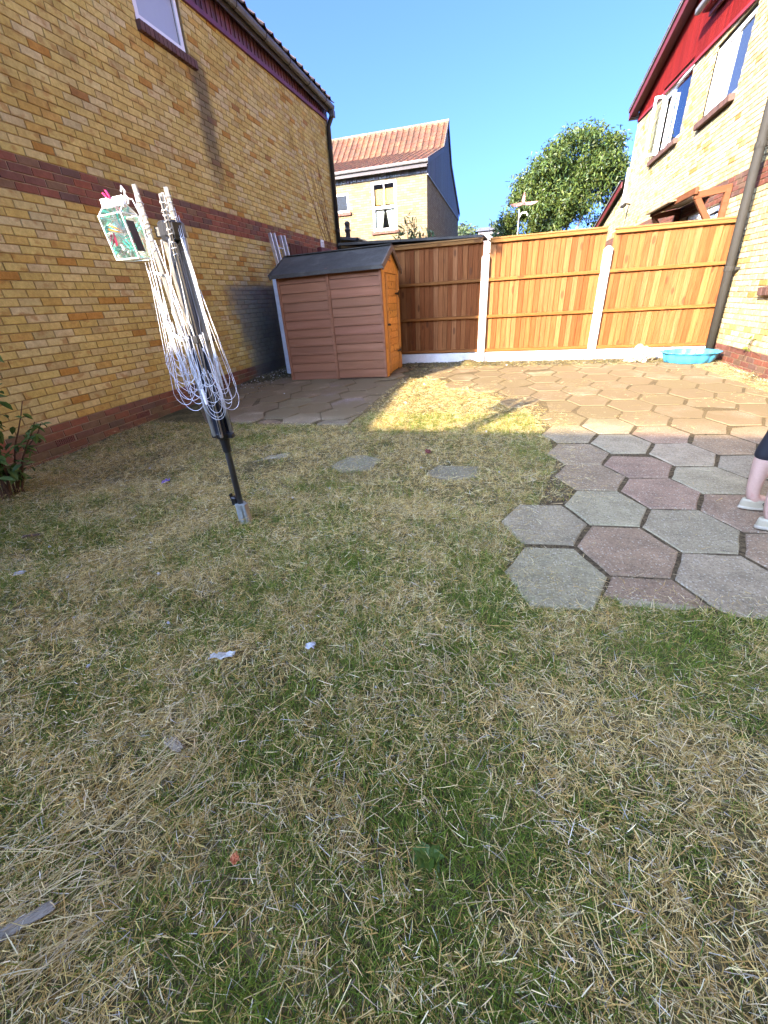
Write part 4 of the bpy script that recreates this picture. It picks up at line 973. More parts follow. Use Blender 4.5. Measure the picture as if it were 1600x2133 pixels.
def slab(parent, poly, z, color, tilt=.005):
    cx_ = sum(p[0] for p in poly) / len(poly); cy_ = sum(p[1] for p in poly) / len(poly); m = MB()
    m.poly([(x - cx_, y - cy_) for x, y in poly], -.045, 0, bevel=.006)
    SLABS.append(poly)
    return link('paving_slab', m.mesh('paving_slab', M['slab']), parent, color, (cx_, cy_, z), (random.gauss(0, tilt) + math.atan(.13 / 4.9 if cy_ > 3.5 else 0), random.gauss(0, tilt), 0))
def bed(name, pts):
    m = MB(); vs = []; n = len(pts)
    for x, y in pts: vs.append((x, y, gz(y) - .004))
    m.add(vs, [tuple(range(n))]); return m
def JZ(y): return -.004 if y < 4.0 else .0005
# right patio
m = MB(); ysb = [1.74, 3.5, 4.2, 5.2, 6.2, 7.2, 7.95]
def left_edge(y):                             # straw overruns the slabs along this edge
    return np.interp(y, [1.6, 2.6, 2.75, 3.3, 3.45, 4.4, 4.9, 6.0, 6.9, 8.0], [.02, .02, .42, .42, .42, .40, .42, -.30, -1.30, -1.35])
for a, b in zip(ysb[:-1], ysb[1:]): m.add([(left_edge(a) + .1, a, gz(a) + JZ(a)), (3.28, a, gz(a) + JZ(a)), (3.28, b, gz(b) + JZ(b)), (left_edge(b) + .1, b, gz(b) + JZ(b))], [(0, 1, 2, 3)])
pr_ = m.build('patio', M['joint'], kind='structure')
fixed = {(0, 0): GREY, (0, -1): GREY, (1, 0): GREY, (1, -1): PINK, (1, 1): PINK, (2, -1): GREY, (2, 0): PINK, (2, -2): GREY, (2, 1): PINK, (3, -2): PINK, (3, -1): PINK, (3, 0): GREY}
for i in range(-5, 9):
    for j in range(-16, 16):
        x = .335 + .402 * i - .012 * j; y = 2.376 + .285 * i + .515 * j - (.03 if (i, j) == (0, -1) else 0)
        if y < 1.60 or y > 8.0 or x > 3.25: continue
        if x < left_edge(y) + (.17 if y > 4.6 else .2): continue
        p = hexagon(x, y)
        if y < 1.78: p = clip(p, 0, -1, -1.70 + .0 * x); 
        if y > 7.6: p = clip(p, 0, 1, 7.93)
        p = clip(p, 1, 0, 3.26)
        if len(p) < 3 or area(p) < .02: continue
        far = y > 4.3; c = fixed.get((i, j)) or random.choice([GREY, PINK, PINK, BUFF] if far else [GREY, PINK])
        slab(pr_, p, gz(y) + .004 + random.uniform(-.003, .003), jit(c, .13))
# the cut half slab at the near edge
slab(pr_, [(.53, 1.845), (.62, 1.66), (1.00, 1.67), (.86, 1.86)], -.004, jit(GREY, .05))
# left patio in front of the shed
m = MB(); pl = [(-3.3, 4.42), (-1.70, 4.42), (-1.56, 5.4), (-1.50, 6.9), (-1.55, 7.3), (-4.3, 7.3)]
pl[0] = (-3.2, 4.45); pl[5] = (-4.2, 7.3); m.add([(x, y, gz(y) - .003) for x, y in pl], [(0, 1, 2, 5), (2, 3, 4, 5)]); plo = m.build('patio', M['joint'], kind='structure')
for i in range(-9, 1):
    for j in range(-2, 9):
        x = -1.55 + .405 * i - .06 * j; y = 4.55 + .515 * j + (.26 if i % 2 else 0)
        p = hexagon(x, y)
        p = clip(p, 0, -1, -4.40); p = clip(p, 1, -.03, -1.72 - .03 * 4.4 + .03) if len(p) > 2 else p
        if len(p) > 2: p = clip(p, 0, 1, 7.9)
        if len(p) > 2: p = clip(p, -1, -.9, 3.95 - .9 * 5.4 + .62)
        if len(p) < 3 or area(p) < .02 or y < 4.2: continue
        if y > 7.05 and x < -1.95: continue
        slab(plo, p, gz(y) + .004 + random.uniform(-.005, .005), jit(random.choice([PINK, PINK, (.19, .135, .115), GREY]), .16), .012)
# three stepping slabs sunk in the lawn
for lab, pts in (('grey stepping slab in the lawn beside the clothes airer pole', [(-2.30, 3.02), (-2.16, 3.36), (-1.96, 3.46), (-1.93, 3.20), (-2.10, 2.88)]),
                 ('middle stepping slab in the lawn half overgrown with dry grass', [(-1.43, 3.16), (-1.36, 3.40), (-1.20, 3.47), (-.98, 3.36), (-1.03, 3.12), (-1.28, 3.03)]),
                 ('stepping slab in the lawn nearest to the big patio', [(-.56, 3.06), (-.47, 3.28), (-.12, 3.30), (-.13, 3.06), (-.38, 2.97)])):
    cx_ = sum(p[0] for p in pts) / len(pts); cy_ = sum(p[1] for p in pts) / len(pts); m = MB(); q_ = []
    for a_, b_ in zip(pts, pts[1:] + pts[:1]): q_ += [(a_[0] + (b_[0] - a_[0]) * t + random.uniform(-.012, .012), a_[1] + (b_[1] - a_[1]) * t + random.uniform(-.012, .012)) for t in (0, .3, .65)]
    pts = q_; m.poly([(x - cx_, y - cy_) for x, y in pts], -.05, 0, bevel=.008)
    o = link('stepping_slab', m.mesh('stepping_slab', M['slab']), None, jit((.21, .185, .115), .08), (cx_, cy_, -.004), (.01, -.008, 0)); tag(o, lab, 'paving slab'); SLABS.append(pts)

# coverage raster of slabs, for keeping the grass off them
RS = .02; RX0, RY0_, RNX, RNY = -5.0, -1.0, 440, 480
cover = np.zeros((RNX, RNY), bool)
xs = RX0 + (np.arange(RNX) + .5) * RS; ysr_ = RY0_ + (np.arange(RNY) + .5) * RS
XX, YY = np.meshgrid(xs, ysr_, indexing='ij')
for p in SLABS:
    x0, x1 = min(a for a, _ in p), max(a for a, _ in p); y0, y1 = min(b for _, b in p), max(b for _, b in p)
    i0, i1 = max(0, int((x0 - RX0) / RS) - 1), int((x1 - RX0) / RS) + 2; j0, j1 = max(0, int((y0 - RY0_) / RS) - 1), int((y1 - RY0_) / RS) + 2
    sx, sy = XX[i0:i1, j0:j1], YY[i0:i1, j0:j1]; ins = np.ones(sx.shape, bool); s0 = 0
    sgn = np.sign(sum(p[i][0] * p[(i + 1) % len(p)][1] - p[(i + 1) % len(p)][0] * p[i][1] for i in range(len(p))))
    for i in range(len(p)):
        a, b = p[i], p[(i + 1) % len(p)]; ins &= sgn * ((b[0] - a[0]) * (sy - a[1]) - (b[1] - a[1]) * (sx - a[0])) > -.012 * math.hypot(b[0] - a[0], b[1] - a[1])
    cover[i0:i1, j0:j1] |= ins
def on_slab(x, y):
    i = np.clip(((x - RX0) / RS).astype(int), 0, RNX - 1); j = np.clip(((y - RY0_) / RS).astype(int), 0, RNY - 1); return cover[i, j]

# ------------------------------------------------------------------ GRASS AND STRAW
def ribbons(name, P, D, Up, Ln, Wd, bend, col, mat, seg=2, side=None, **tags):
    """flat blades: base P, direction D (unit), bent towards Up by 'bend' (metres at the tip)"""
    n = len(P); side = np.cross(D, Up) if side is None else side; side = side / (np.linalg.norm(side, axis=1)[:, None] + 1e-9); side /= np.linalg.norm(side, axis=1)[:, None] + 1e-9
    V = []; prof = {1: [1, .35], 2: [.85, 1, .25], 3: [.8, 1, .8, .2]}[seg]
    for i in range(seg + 1):
        t = i / seg; c = P + D * (Ln * t)[:, None] + Up * (bend * t * t)[:, None]; w = (Wd * .5 * prof[i])[:, None]
        V += [c - side * w, c + side * w]
    V = np.stack(V, 1); k = 2 * (seg + 1)
    base = (np.arange(n) * k)[:, None, None]
    q = np.array([[2 * i, 2 * i + 1, 2 * i + 3, 2 * i + 2] for i in range(seg)])[None]
    F = (base + q).reshape(-1, 4)
    me = bpy.data.meshes.new(name); me.vertices.add(n * k); me.vertices.foreach_set('co', V.reshape(-1).astype(np.float32))
    nf = len(F); me.loops.add(nf * 4); me.loops.foreach_set('vertex_index', F.reshape(-1).astype(np.int32))
    me.polygons.add(nf); me.polygons.foreach_set('loop_start', (np.arange(nf) * 4).astype(np.int32))
    a = me.color_attributes.new('col', 'FLOAT_COLOR', 'POINT'); c4 = np.ones((n, k, 4), np.float32); c4[:, :, :3] = col[:, None, :]
    a.data.foreach_set('color', c4.reshape(-1)); me.materials.append(mat); me.update(calc_edges=True); me.validate()
    return link(name, me, kind='stuff', **tags)
def sample_lawn(n, ylo, yhi, xlo=-4.5, xhi=2.6):
    x = RNG.uniform(xlo, xhi, n); y = RNG.uniform(ylo, yhi, n); return x, y
def in_view(x, y):
    xr = .62 + .42 * np.maximum(y, 0) + .25; xl_ = -.95 - 1.50 * np.maximum(y, 0) - .3
    return (x > np.maximum(xl_, -4.52)) & (x < xr)
def palette(n, cols, wts, var=.18):
    c = np.array(cols)[RNG.choice(len(cols), n, p=np.array(wts) / sum(wts))]
    return c * (1 + RNG.uniform(-var, var, (n, 1))) * (1 + RNG.uniform(-.05, .05, (n, 3)))
STRAW = [(.63, .48, .175), (.76, .62, .29), (.51, .37, .12), (.71, .61, .34), (.43, .28, .085), (.80, .70, .41), (.56, .37, .115)]
THATCH = [(.31, .235, .085), (.22, .175, .062), (.37, .27, .10), (.27, .235, .088), (.19, .135, .052)]
GREEN = [(.135, .20, .027), (.185, .25, .034), (.092, .15, .027), (.25, .28, .048), (.07, .115, .03)]
def patch(x, y): return .62 * fieldn(x, y, 2.6, 5) + .55 * fieldn(x, y, 7.5, 6) + .6 * fieldn(x, y, 19, 7) + .35 * fieldn(x, y, 41, 3)
def green_bias(x, y):
    b = -.30 + .45 * np.exp(-(((x + .15) / .55) ** 2 + ((y - .75) / .5) ** 2)) + .9 * np.exp(-(((x - .75) / .28) ** 2 + ((y - 1.35) / .22) ** 2)) + .5 * np.exp(-(((x + .75) / .3) ** 2 + ((y - 1.75) / .35) ** 2))
    b += -.42 * np.clip((y - 1.8) / .8, 0, 1) - .25 * np.clip((-1.0 - x) / .8, 0, 1) - .8 * np.exp(-(((x - .35) / .4) ** 2 + ((y - 1.02) / .14) ** 2)) - .45 * np.exp(-(((x + 1.3) / .5) ** 2 + ((y - .4) / .4) ** 2)) - .35 * np.exp(-((y - 3.2) / .9) ** 2)
    return b
def flow(x, y): return 1.3 * fieldn(x, y, 1.6, 8) + .9 * fieldn(x, y, 4.0, 9)
def keep_lawn(x, y, p_slab=.0):
    step = (x < 0) & (y > 2.8) & (y < 3.6)
    ok = in_view(x, y) & ~((on_slab(x, y)) & (RNG.random(len(x)) > np.where(step, .20, p_slab)))
    far = (y > 4.35) & ~((x > -1.75) & (x < left_edge(np.maximum(y, 1.6)) + .25) & (y < 6.95))
    right = (x > left_edge(np.maximum(y, 1.6)) + .2) & (y > 1.72)
    return ok & ~far & ~right
def make_grass(tag_, n, ylo, yhi, scale, seg):
    x, y = sample_lawn(n, ylo, yhi); k = keep_lawn(x, y); x, y = x[k], y[k]
    g = patch(x, y) + green_bias(x, y) + RNG.normal(0, .55, len(x)); k = g > -.42; x, y = x[k], y[k]; n = len(x)
    az = flow(x, y) * .6 + RNG.uniform(0, 2 * PI, n); el = RNG.normal(.95, .32, n).clip(.15, 1.5)
    D = np.stack([np.cos(az) * np.cos(el), np.sin(az) * np.cos(el), np.sin(el)], 1)
    Up = np.stack([np.cos(az) * -.2 * 0 + np.cos(az) * np.sin(el), np.sin(az) * np.sin(el), -np.cos(el)], 1)      # bends over outwards
    Ln = RNG.gamma(6, .0062, n).clip(.015, .075) * scale; P = np.stack([x, y, lawn_h(x, y) - .004], 1)
    ribbons('grass', P, D, Up, Ln, RNG.uniform(.0012, .0026, n) * scale, Ln * RNG.uniform(.1, .5, n), palette(n, GREEN, [3, 3, 2, 2, 1], .25), M['grass'], seg)
    return n
def make_straw(n, ylo, yhi, scale, seg, dens=None, keep=None, lift=.016, mat='straw', xr=(-4.5, 2.6)):
    x, y = sample_lawn(n, ylo, yhi, *xr); k = (keep or keep_lawn)(x, y); x, y = x[k], y[k]
    f = dens(x, y) if dens else np.ones(len(x)); k = RNG.random(len(x)) < f; x, y = x[k], y[k]; n = len(x)
    sp = RNG.random(n); az = flow(x, y) + np.where(sp < .38, RNG.normal(0, .95, n), RNG.uniform(0, 2 * PI, n)); el = RNG.normal(.06, .22, n).clip(-.25, .9)
    D = np.stack([np.cos(az) * np.cos(el), np.sin(az) * np.cos(el), np.sin(el)], 1)
    Ln = RNG.gamma(3.2, .0105, n).clip(.010, .12) * scale
    ph = RNG.uniform(0, 2 * PI, n); Up = np.stack([-np.sin(az) * np.cos(ph), np.cos(az) * np.cos(ph), np.abs(np.sin(ph)) * .9 + .15], 1); Up /= np.linalg.norm(Up, axis=1)[:, None]
    old = RNG.random(n) < np.where(y > 2.3, .24, .30); z = lawn_h(x, y) + RNG.gamma(1.6, lift / 1.6, n).clip(0, .05) * np.where(old, .55, 1.25); P = np.stack([x, y, z], 1) - D * (Ln / 2)[:, None]
    slabz = on_slab(x, y); P[:, 2] = np.where(slabz, gza(y) + .009 + .004 * RNG.random(n), P[:, 2]); D[:, 2] = np.where(slabz, 0, D[:, 2])
    tone = fieldn(x, y, 3.4, 10)[:, None]
    col = palette(n, STRAW, [4, 3, 4, 1.6, 2.5, 1.4, 2], .22) * (1 + .10 * tone) * np.array([1, 1 - .0, 1])
    col = np.where(old[:, None], palette(n, THATCH, [3, 3, 2, 2, 2], .3), col)
    grey = (RNG.random(n) < .07)[:, None]; col = np.where(grey, col.mean(1, keepdims=True) * np.array([[1.05, 1.0, .80]]), col)
    bend = Ln * RNG.normal(0, .14, n); fl = RNG.normal(0, .55, n); side = np.stack([-np.sin(az) * np.cos(fl), np.cos(az) * np.cos(fl), np.sin(fl)], 1)
    ribbons('dry_straw', P, D, Up, Ln, RNG.gamma(4, .00042, n).clip(.0006, .0030) * scale * .85, bend, col, M[mat], seg, side)
    return n
def sd(x, y): return np.clip(.58 - .34 * (patch(x, y) + green_bias(x, y)) + .22 * fieldn(x, y, 8.0, 15), .14, 1)
make_grass('near', 560000, -.6, 2.0, 1.0, 2); make_grass('far', 330000, 2.0, 4.9, 1.15, 1)
make_straw(330000, -.6, 1.3, 1.0, 2, sd); make_straw(240000, 1.3, 2.6, 1.1, 1, sd); make_straw(280000, 2.6, 7.0, 1.3, 1, lambda x, y: np.clip(sd(x, y) + .2, 0, 1))
def keep_edge(x, y):                                                        # straw thrown over slab edges and joints
    d = np.abs(x - (left_edge(np.maximum(y, 1.6)) + .22)); e = np.exp(-(d / .15) ** 2) + np.exp(-((y - 1.72) / .09) ** 2) * (x > .1)
    lit = ((y > 4.4) & (x > -1.6) & (fieldn(x, y, 3.0, 12) > .25) & (y < 7.9)) * 1.0
    return in_view(x, y) & (y > 1.6) & (x < 3.25) & (RNG.random(len(x)) < np.clip(e * .7 + .10 * lit + .012 + .35 * (~on_slab(x, y)) * (y > 3.9) * (x > -1.4), 0, 1))
make_straw(120000, 1.6, 7.95, 1.0, 1, None, keep_edge, .003, xr=(-1.6, 3.3))
def keep_foot(x, y): return (y > 7.75) & (y < 8.44) & (x > -1.85) & (x < 3.3) & (RNG.random(len(x)) < .5 + .5 * np.exp(-(((x + .62) / .25) ** 2)))
make_straw(9000, 7.7, 8.45, 1.3, 1, None, keep_foot, .02, xr=(-1.9, 3.3))
def keep_rw(x, y): return (x > 3.05 - .1 * (y - 6)) & (x < 3.42) & (y > 5.2)
make_straw(9000, 5.2, 8.2, 1.2, 1, None, keep_rw, .012, xr=(2.8, 3.43))
# long pale stalks lying in drifts
def stalks(n, cx_, cy_, rx_, ry_, az0, spread, ln=(.08, .26)):
    x = RNG.normal(cx_, rx_, n); y = RNG.normal(cy_, ry_, n); az = az0 + RNG.normal(0, spread, n); el = RNG.normal(.08, .12, n)
    D = np.stack([np.cos(az) * np.cos(el), np.sin(az) * np.cos(el), np.sin(el)], 1); Ln = RNG.uniform(*ln, n)
    Up = np.stack([-np.sin(az), np.cos(az), np.zeros(n) + .2], 1); Up /= np.linalg.norm(Up, axis=1)[:, None]
    P = np.stack([x, y, lawn_h(x, y) + RNG.uniform(.012, .05, n)], 1) - D * (Ln / 2)[:, None]
    return P, D, Up, Ln, Ln * RNG.normal(0, .22, n)
parts = [stalks(170, -1.0, .20, .13, .11, .75, .35), stalks(70, -.90, .58, .08, .09, 1.1, .5), stalks(140, -1.45, .55, .3, .2, .3, .7), stalks(420, -.2, .8, .7, .5, 0, 3.1, (.05, .16)), stalks(220, .15, 1.05, .3, .2, -.5, .6, (.05, .15)), stalks(160, -.22, 1.22, .14, .12, 2.2, .25, (.04, .10))]
P, D, Up, Ln, bd = [np.concatenate([p[i] for p in parts]) for i in range(5)]
ribbons('hay_stalks', P, D, Up, Ln, RNG.uniform(.0012, .0024, len(P)), bd, palette(len(P), [(.50, .38, .17), (.56, .45, .24), (.40, .29, .12), (.46, .39, .24)], [3, 3, 2, 1]), M['straw'], 3, np.stack([-D[:, 1], D[:, 0], .25 * np.ones(len(D))], 1))
# rooted tufts: short sheaves of blades springing from one point, most of them dried out
def tufts(n, ylo, yhi, per, sc):
    x, y = sample_lawn(n, ylo, yhi); k = keep_lawn(x, y); x, y = x[k], y[k]; n = len(x); dry = RNG.random(n) < np.clip(.62 - .3 * (patch(x, y) + green_bias(x, y)), .1, .95)
    X, Y, DR_ = np.repeat(x, per), np.repeat(y, per), np.repeat(dry, per); m_ = len(X); lean = np.repeat(RNG.uniform(0, 2 * PI, n), per)
    az = lean + RNG.normal(0, 1.1, m_); el = RNG.normal(.75, .35, m_).clip(.1, 1.45); D = np.stack([np.cos(az) * np.cos(el), np.sin(az) * np.cos(el), np.sin(el)], 1)
    Up = np.stack([np.cos(az) * np.sin(el), np.sin(az) * np.sin(el), -np.cos(el)], 1); Ln = RNG.uniform(.022, .062, m_) * sc
    px_, py_ = X + RNG.normal(0, .007, m_), Y + RNG.normal(0, .007, m_); P = np.stack([px_, py_, lawn_h(px_, py_) - .003], 1)
    c = np.where(DR_[:, None], palette(m_, STRAW, [4, 3, 4, 1.6, 2, 1.4, 2], .22), palette(m_, GREEN, [3, 3, 2, 2, 1], .25))
    ribbons('grass_tufts', P, D, Up, Ln, RNG.uniform(.0010, .0022, m_) * sc, Ln * RNG.uniform(.1, .7, m_), c, M['grass'], 2)
tufts(5200, -.5, 1.9, 22, 1.0); tufts(5200, 1.9, 4.9, 14, 1.15)
# soil crumbs and debris along the walls
def crumbs(name, n, fx, fy, cols, size):
    m = MB(); k = 0
    while k < n:
        x, y = fx(), fy(); s = size * random.uniform(.4, 1.4); z = float(lawn_h(np.array([x]), np.array([y]))[0]) + .004
        a = random.uniform(0, 6); c = jit(random.choice(cols), .3)
        v = [(x + s * math.cos(a + q * 2.1) * random.uniform(.6, 1), y + s * math.sin(a + q * 2.1) * random.uniform(.6, 1), z) for q in range(3)] + [(x, y, z + s * random.uniform(.4, .9))]
        m.add(v, [(0, 1, 3), (1, 2, 3), (2, 0, 3)], c); k += 1
    m.build(name, M['chips'], attr=True, kind='stuff')
SOILC = [(.045, .034, .022), (.07, .05, .03), (.03, .024, .017), (.11, .085, .055), (.16, .13, .09)]
crumbs('soil_crumbs', 2600, lambda: random.uniform(-1.85, 3.4), lambda: random.uniform(7.93, 8.45), SOILC, .016)
crumbs('soil_crumbs', 1500, lambda: random.uniform(-4.5, -3.75), lambda: random.uniform(5.4, 8.3), SOILC + [(.35, .33, .30)], .018)
crumbs('soil_crumbs', 1300, lambda: random.uniform(3.1, 3.42), lambda: random.uniform(5.0, 8.3), SOILC + [(.3, .27, .2)], .014)
crumbs('soil_crumbs', 900, lambda: random.uniform(-1.75, -1.2), lambda: random.uniform(4.6, 7.9), SOILC, .013)

# ------------------------------------------------------------------ ROTARY CLOTHES AIRER
AX, AY = -1.632, 2.08
ai = thing('clothes_airer', 'folded rotary clothes airer on a pole in the lawn with looped white lines', 'clothes airer', (AX, AY, 0))
m = MB(); m.tube([(-.004, 0, -.1), (-.004, 0, .05), (-.002, 0, .14)], [.030, .033, .036], 12); m.chbox(.022, .040, -.022, .022, -.05, .135, .003); m.box(-.02, .02, -.0345, -.030, .02, .09); m.build('ground_socket', M['galv'], ai)
m = MB(); m.add([(.041, -.022, -.04), (.056, -.014, -.04), (.044, -.02, .135), (.041, .02, .135), (.056, .012, -.04)], [(0, 1, 2), (1, 4, 3, 2)]); m.build('socket_fin', M['sack'], ai)
m = MB(); m.chbox(-.058, -.018, -.02, .02, .125, .185, .006); m.box(-.064, -.055, -.012, .012, .17, .205); m.build('socket_clamp', M['black'], ai)
m = MB(); m.tube([(0, 0, .06), (0, 0, 1.69)], .0195, 14); m.build('pole', M['pole'], ai, smooth=True)
m = MB(); m.lathe([(.0, .505), (.026, .505), (.028, .56), (.032, .59), (.044, .60), (.046, .625), (.024, .635), (.024, .66)], 12); m.chbox(-.078, -.03, -.016, .016, .595, .625, .004); m.chbox(.03, .072, -.016, .016, .597, .627, .004); m.build('lower_hub', M['black'], ai)
m = MB(); m.lathe([(.02, 1.615), (.056, 1.62), (.062, 1.64), (.062, 1.69), (.054, 1.70), (0, 1.70)], 8); m.chbox(-.09, -.05, -.02, .02, 1.64, 1.685, .004); m.build('upper_hub', M['black'], ai)
ang = [math.radians(a) for a in (205, 295, 25, 115)]
tips = []
for i, a in enumerate(ang):
    c, s = math.cos(a), math.sin(a); b0 = Vector((.052 * c, .052 * s, .61)); r1 = (.105, .05, .02, .07)[i]; t1 = Vector((r1 * c - (.02 if i in (0, 3) else .0), r1 * s, (1.85, 1.80, 1.835, 1.83)[i])); tips.append(t1)
    m = MB(); m.bar(b0, t1, .017, .021, (c, s, 0), ch=.002); arm = m.build('arm', M['champagne'], ai)
    m = MB(); q = b0.lerp(t1, .02) + Vector((c, s, 0)) * .0115; q2 = b0.lerp(t1, .99) + Vector((c, s, 0)) * .0115; m.bar(q, q2, .006, .002, (c, s, 0)); m.build('slot', M['black'], arm)
    m = MB(); p1 = Vector((.030 * math.cos(a + .5), .030 * math.sin(a + .5), .62)); p2 = Vector((.048 * math.cos(a + .4), .048 * math.sin(a + .4), 1.17)); m.bar(p1, p2, .016, .022, (c, s, 0), ch=.002); m.build('strut', M['navy'], ai)
    m = MB(); p3 = Vector((.046 * math.cos(a - .45), .046 * math.sin(a - .45), 1.15)); p4 = Vector((.052 * math.cos(a - .3), .052 * math.sin(a - .3), 1.63)); m.bar(p3, p4, .015, .024, (c, s, 0), ch=.002); m.build('strut', M['navy' if i % 2 else 'champagne'], ai)
    m = MB(); m.chbox(.062 * c - .016, .062 * c + .016, .062 * s - .014, .062 * s + .014, 1.145, 1.185, .004); m.build('line_clip', M['black'], ai)
    m = MB()                                                                # cord wound round the arm end
    for k in range(9):
        u = b0.lerp(t1, .79 + .022 * k + random.uniform(-.008, .008)); rr = .0125 + .004 * random.random(); pts = [u + Vector((rr * math.cos(w), rr * math.sin(w), .012 * (w / 6.28 - .5) + random.uniform(-.006, .006))) for w in np.linspace(0, 6.28, 8)]; m.tube(pts, .0017, 4, cap=False)
    m.build('wound_cord', M['cord'], ai, kind='stuff')
# hanging loops of line
def catenary(a, b, low, n=22, sway=(0, 0)):
    a, b = Vector(a), Vector(b); pts = []
    for i in range(n + 1):
        t = i / n; p = a.lerp(b, t); k = math.sin(PI * t); w = k ** .55
        z = (a.z + (b.z - a.z) * t) * (1 - w) + low * w; pts.append((p.x + sway[0] * k, p.y + sway[1] * k, z))
    return pts
m = MB(); rr = random.Random(5)
def u_loop(xc, yc, wid, top, low, ydir=0, n=26, lean=0.0):
    pts = []; ln = top - low
    for i in range(n + 1):
        t = i / n; s_ = -1 + 2 * t
        if abs(s_) < .62: th = s_ / .62 * PI / 2; x = math.sin(th) * wid; z = low + wid * 1.25 * (1 - math.cos(th))
        else: k = (abs(s_) - .62) / .38; x = math.copysign(wid * (1 - .55 * k), s_); z = low + wid * 1.25 + (ln - wid * 1.25) * k
        pts.append((xc + x + lean * (z - low), yc + ydir * s_ * wid + .012 * math.sin(3 * t + xc * 40), z))
    return pts
spec = []
for k in range(9): spec.append((rr.uniform(-.02, .075), rr.uniform(-.085, -.055), rr.uniform(.030, .085), rr.uniform(.95, 1.2), .72 + .027 * k + rr.uniform(-.012, .012), -.05))
for k in range(8): spec.append((rr.uniform(-.19, -.11), rr.uniform(-.06, .03), rr.uniform(.035, .07), rr.uniform(1.1, 1.42), .80 + .040 * k + rr.uniform(-.015, .015), .02))
for k in range(4): spec.append((rr.uniform(.06, .10), rr.uniform(-.03, .03), rr.uniform(.02, .05), rr.uniform(1.0, 1.2), .78 + .03 * k, -.10))
for k in range(4): spec.append((rr.uniform(-.10, -.03), rr.uniform(-.07, -.04), rr.uniform(.03, .055), rr.uniform(1.0, 1.2), .82 + .04 * k, .0))
for k in range(5): spec.append((rr.uniform(-.16, -.08), rr.uniform(-.07, .02), rr.uniform(.075, .11), rr.uniform(1.35, 1.5), .78 + .05 * k, rr.uniform(-.02, .05)))
for k in range(3): spec.append((rr.uniform(.07, .11), rr.uniform(-.05, .02), rr.uniform(.055, .08), rr.uniform(1.25, 1.45), .77 + .06 * k, -.12))
for xc, yc, wd, tp, lo, le in spec: m.tube(u_loop(xc, yc, wd, tp, lo, rr.uniform(-.4, .4), lean=le), .0014, 5)
for k in range(6):                                                        # long runs up along the arms
    i = k % 4; t = tips[i]; m.tube(catenary(t + Vector((rr.uniform(-.01, .01), rr.uniform(-.01, .01), -.03 * k / 4)), (t.x * .9 + rr.uniform(-.02, .02), t.y * .9 - .02, 1.0 + rr.uniform(-.2, .2)), 1.25, 14, (rr.uniform(-.02, .05), -.02)), .0022, 5)
for k in range(4): m.tube([(-.19 + .012 * k, -.03 + .012 * (k % 3), 1.54), (-.185 + .010 * k, -.03, 1.35), (-.165 + .008 * k, -.03, 1.12), (-.135 + .006 * k, -.02, .95)], .0020, 5)
for k in range(6): m.tube([(.045 + .006 * (k % 3), -.02 + .01 * (k % 4), 1.78 - .03 * k), (.066 + .004 * k, -.02, 1.45), (.092 + .002 * k, -.03, 1.15), (.085 + .004 * k, -.03, .95 - .02 * k)], .0015, 5)
for k in range(3): m.tube([(rr.uniform(-.06, .04), -.075, 1.62), (rr.uniform(-.06, .04), -.085, 1.3), (rr.uniform(-.05, .02), -.08, 1.0), (rr.uniform(-.03, .02), -.075, .86)], .0022, 5)
m.build('washing_line', M['cord'], ai, smooth=True)
m = MB(); m.bar((-.115, -.07, 1.20), (-.045, -.075, 1.165), .012, .016, ch=.002); m.build('line_tensioner', M['milky'], ai)
m = MB(); m.bar((.008, -.095, .905), (.020, -.10, .825), .014, .016, ch=.003); m.build('line_tensioner', M['milky'], ai)
m = MB(); m.bar((-.135, -.05, 1.49), (-.09, -.05, 1.475), .012, .012, ch=.002); m.build('line_tensioner', M['cord'], ai)
# pole top knots
for dx, dz in ((-.225, 1.80), (-.212, 1.835), (-.205, 1.805)):
    m = MB(); m.tube([(dx, -.03, dz), (dx + .012, -.035, dz + .02), (dx + .022, -.03, dz), (dx + .012, -.028, dz - .02)], .005, 5); m.build('cord_knot', M['cord'], ai)
m = MB(); m.tube([(-.215, -.03, 1.815), (-.16, -.03, 1.80), (tips[0].x, tips[0].y, 1.70)], .0025, 5); m.build('cord_tie', M['cord'], ai)

# clear peg bag hung from the airer
pb = thing('peg_bag', 'clear plastic peg bag with white top hanging from the clothes airer', 'peg bag', (AX - .235, AY - .035, 1.555))
ax_ = Vector((-.17, .02, 1)).normalized()      # the bag hangs askew
def BP(u, v, w): return (u - .30 * w * 1.0 * .55, v, w)
hw, hd = .070, .055
pts = {}
B = [BP(-hw, -hd, 0), BP(hw, -hd, 0), BP(hw, hd, 0), BP(-hw, hd, 0), BP(-hw, -hd, .185), BP(hw, -hd, .19), BP(hw, hd, .19), BP(-hw, hd, .185), BP(-hw * .92, -.012, .225), BP(hw * .92, -.012, .23), BP(hw * .92, .012, .23), BP(-hw * .92, .012, .225), BP(-hw * .95, -.004, .262), BP(hw * .95, -.004, .265), BP(hw * .95, .004, .265), BP(-hw * .95, .004, .262)]
m = MB(); m.add(B[:12], [(0, 3, 2, 1), (0, 1, 5, 4), (1, 2, 6, 5), (2, 3, 7, 6), (3, 0, 4, 7), (4, 5, 9, 8), (5, 6, 10, 9), (6, 7, 11, 10), (7, 4, 8, 11)]); m.build('bag_body', M['clear_pvc'], pb)
m = MB(); m.add([B[8], B[9], B[10], B[11], B[12], B[13], B[14], B[15]], [(0, 1, 5, 4), (1, 2, 6, 5), (2, 3, 7, 6), (3, 0, 4, 7), (4, 5, 6, 7)]); m.build('bag_top', M['milky'], pb)
m = MB()
for i, j in ((0, 1), (1, 2), (2, 3), (3, 0), (0, 4), (1, 5), (2, 6), (3, 7), (4, 5), (5, 6), (6, 7), (7, 4), (4, 8), (5, 9), (6, 10), (7, 11)): m.tube([B[i], B[j]], .0028, 5)
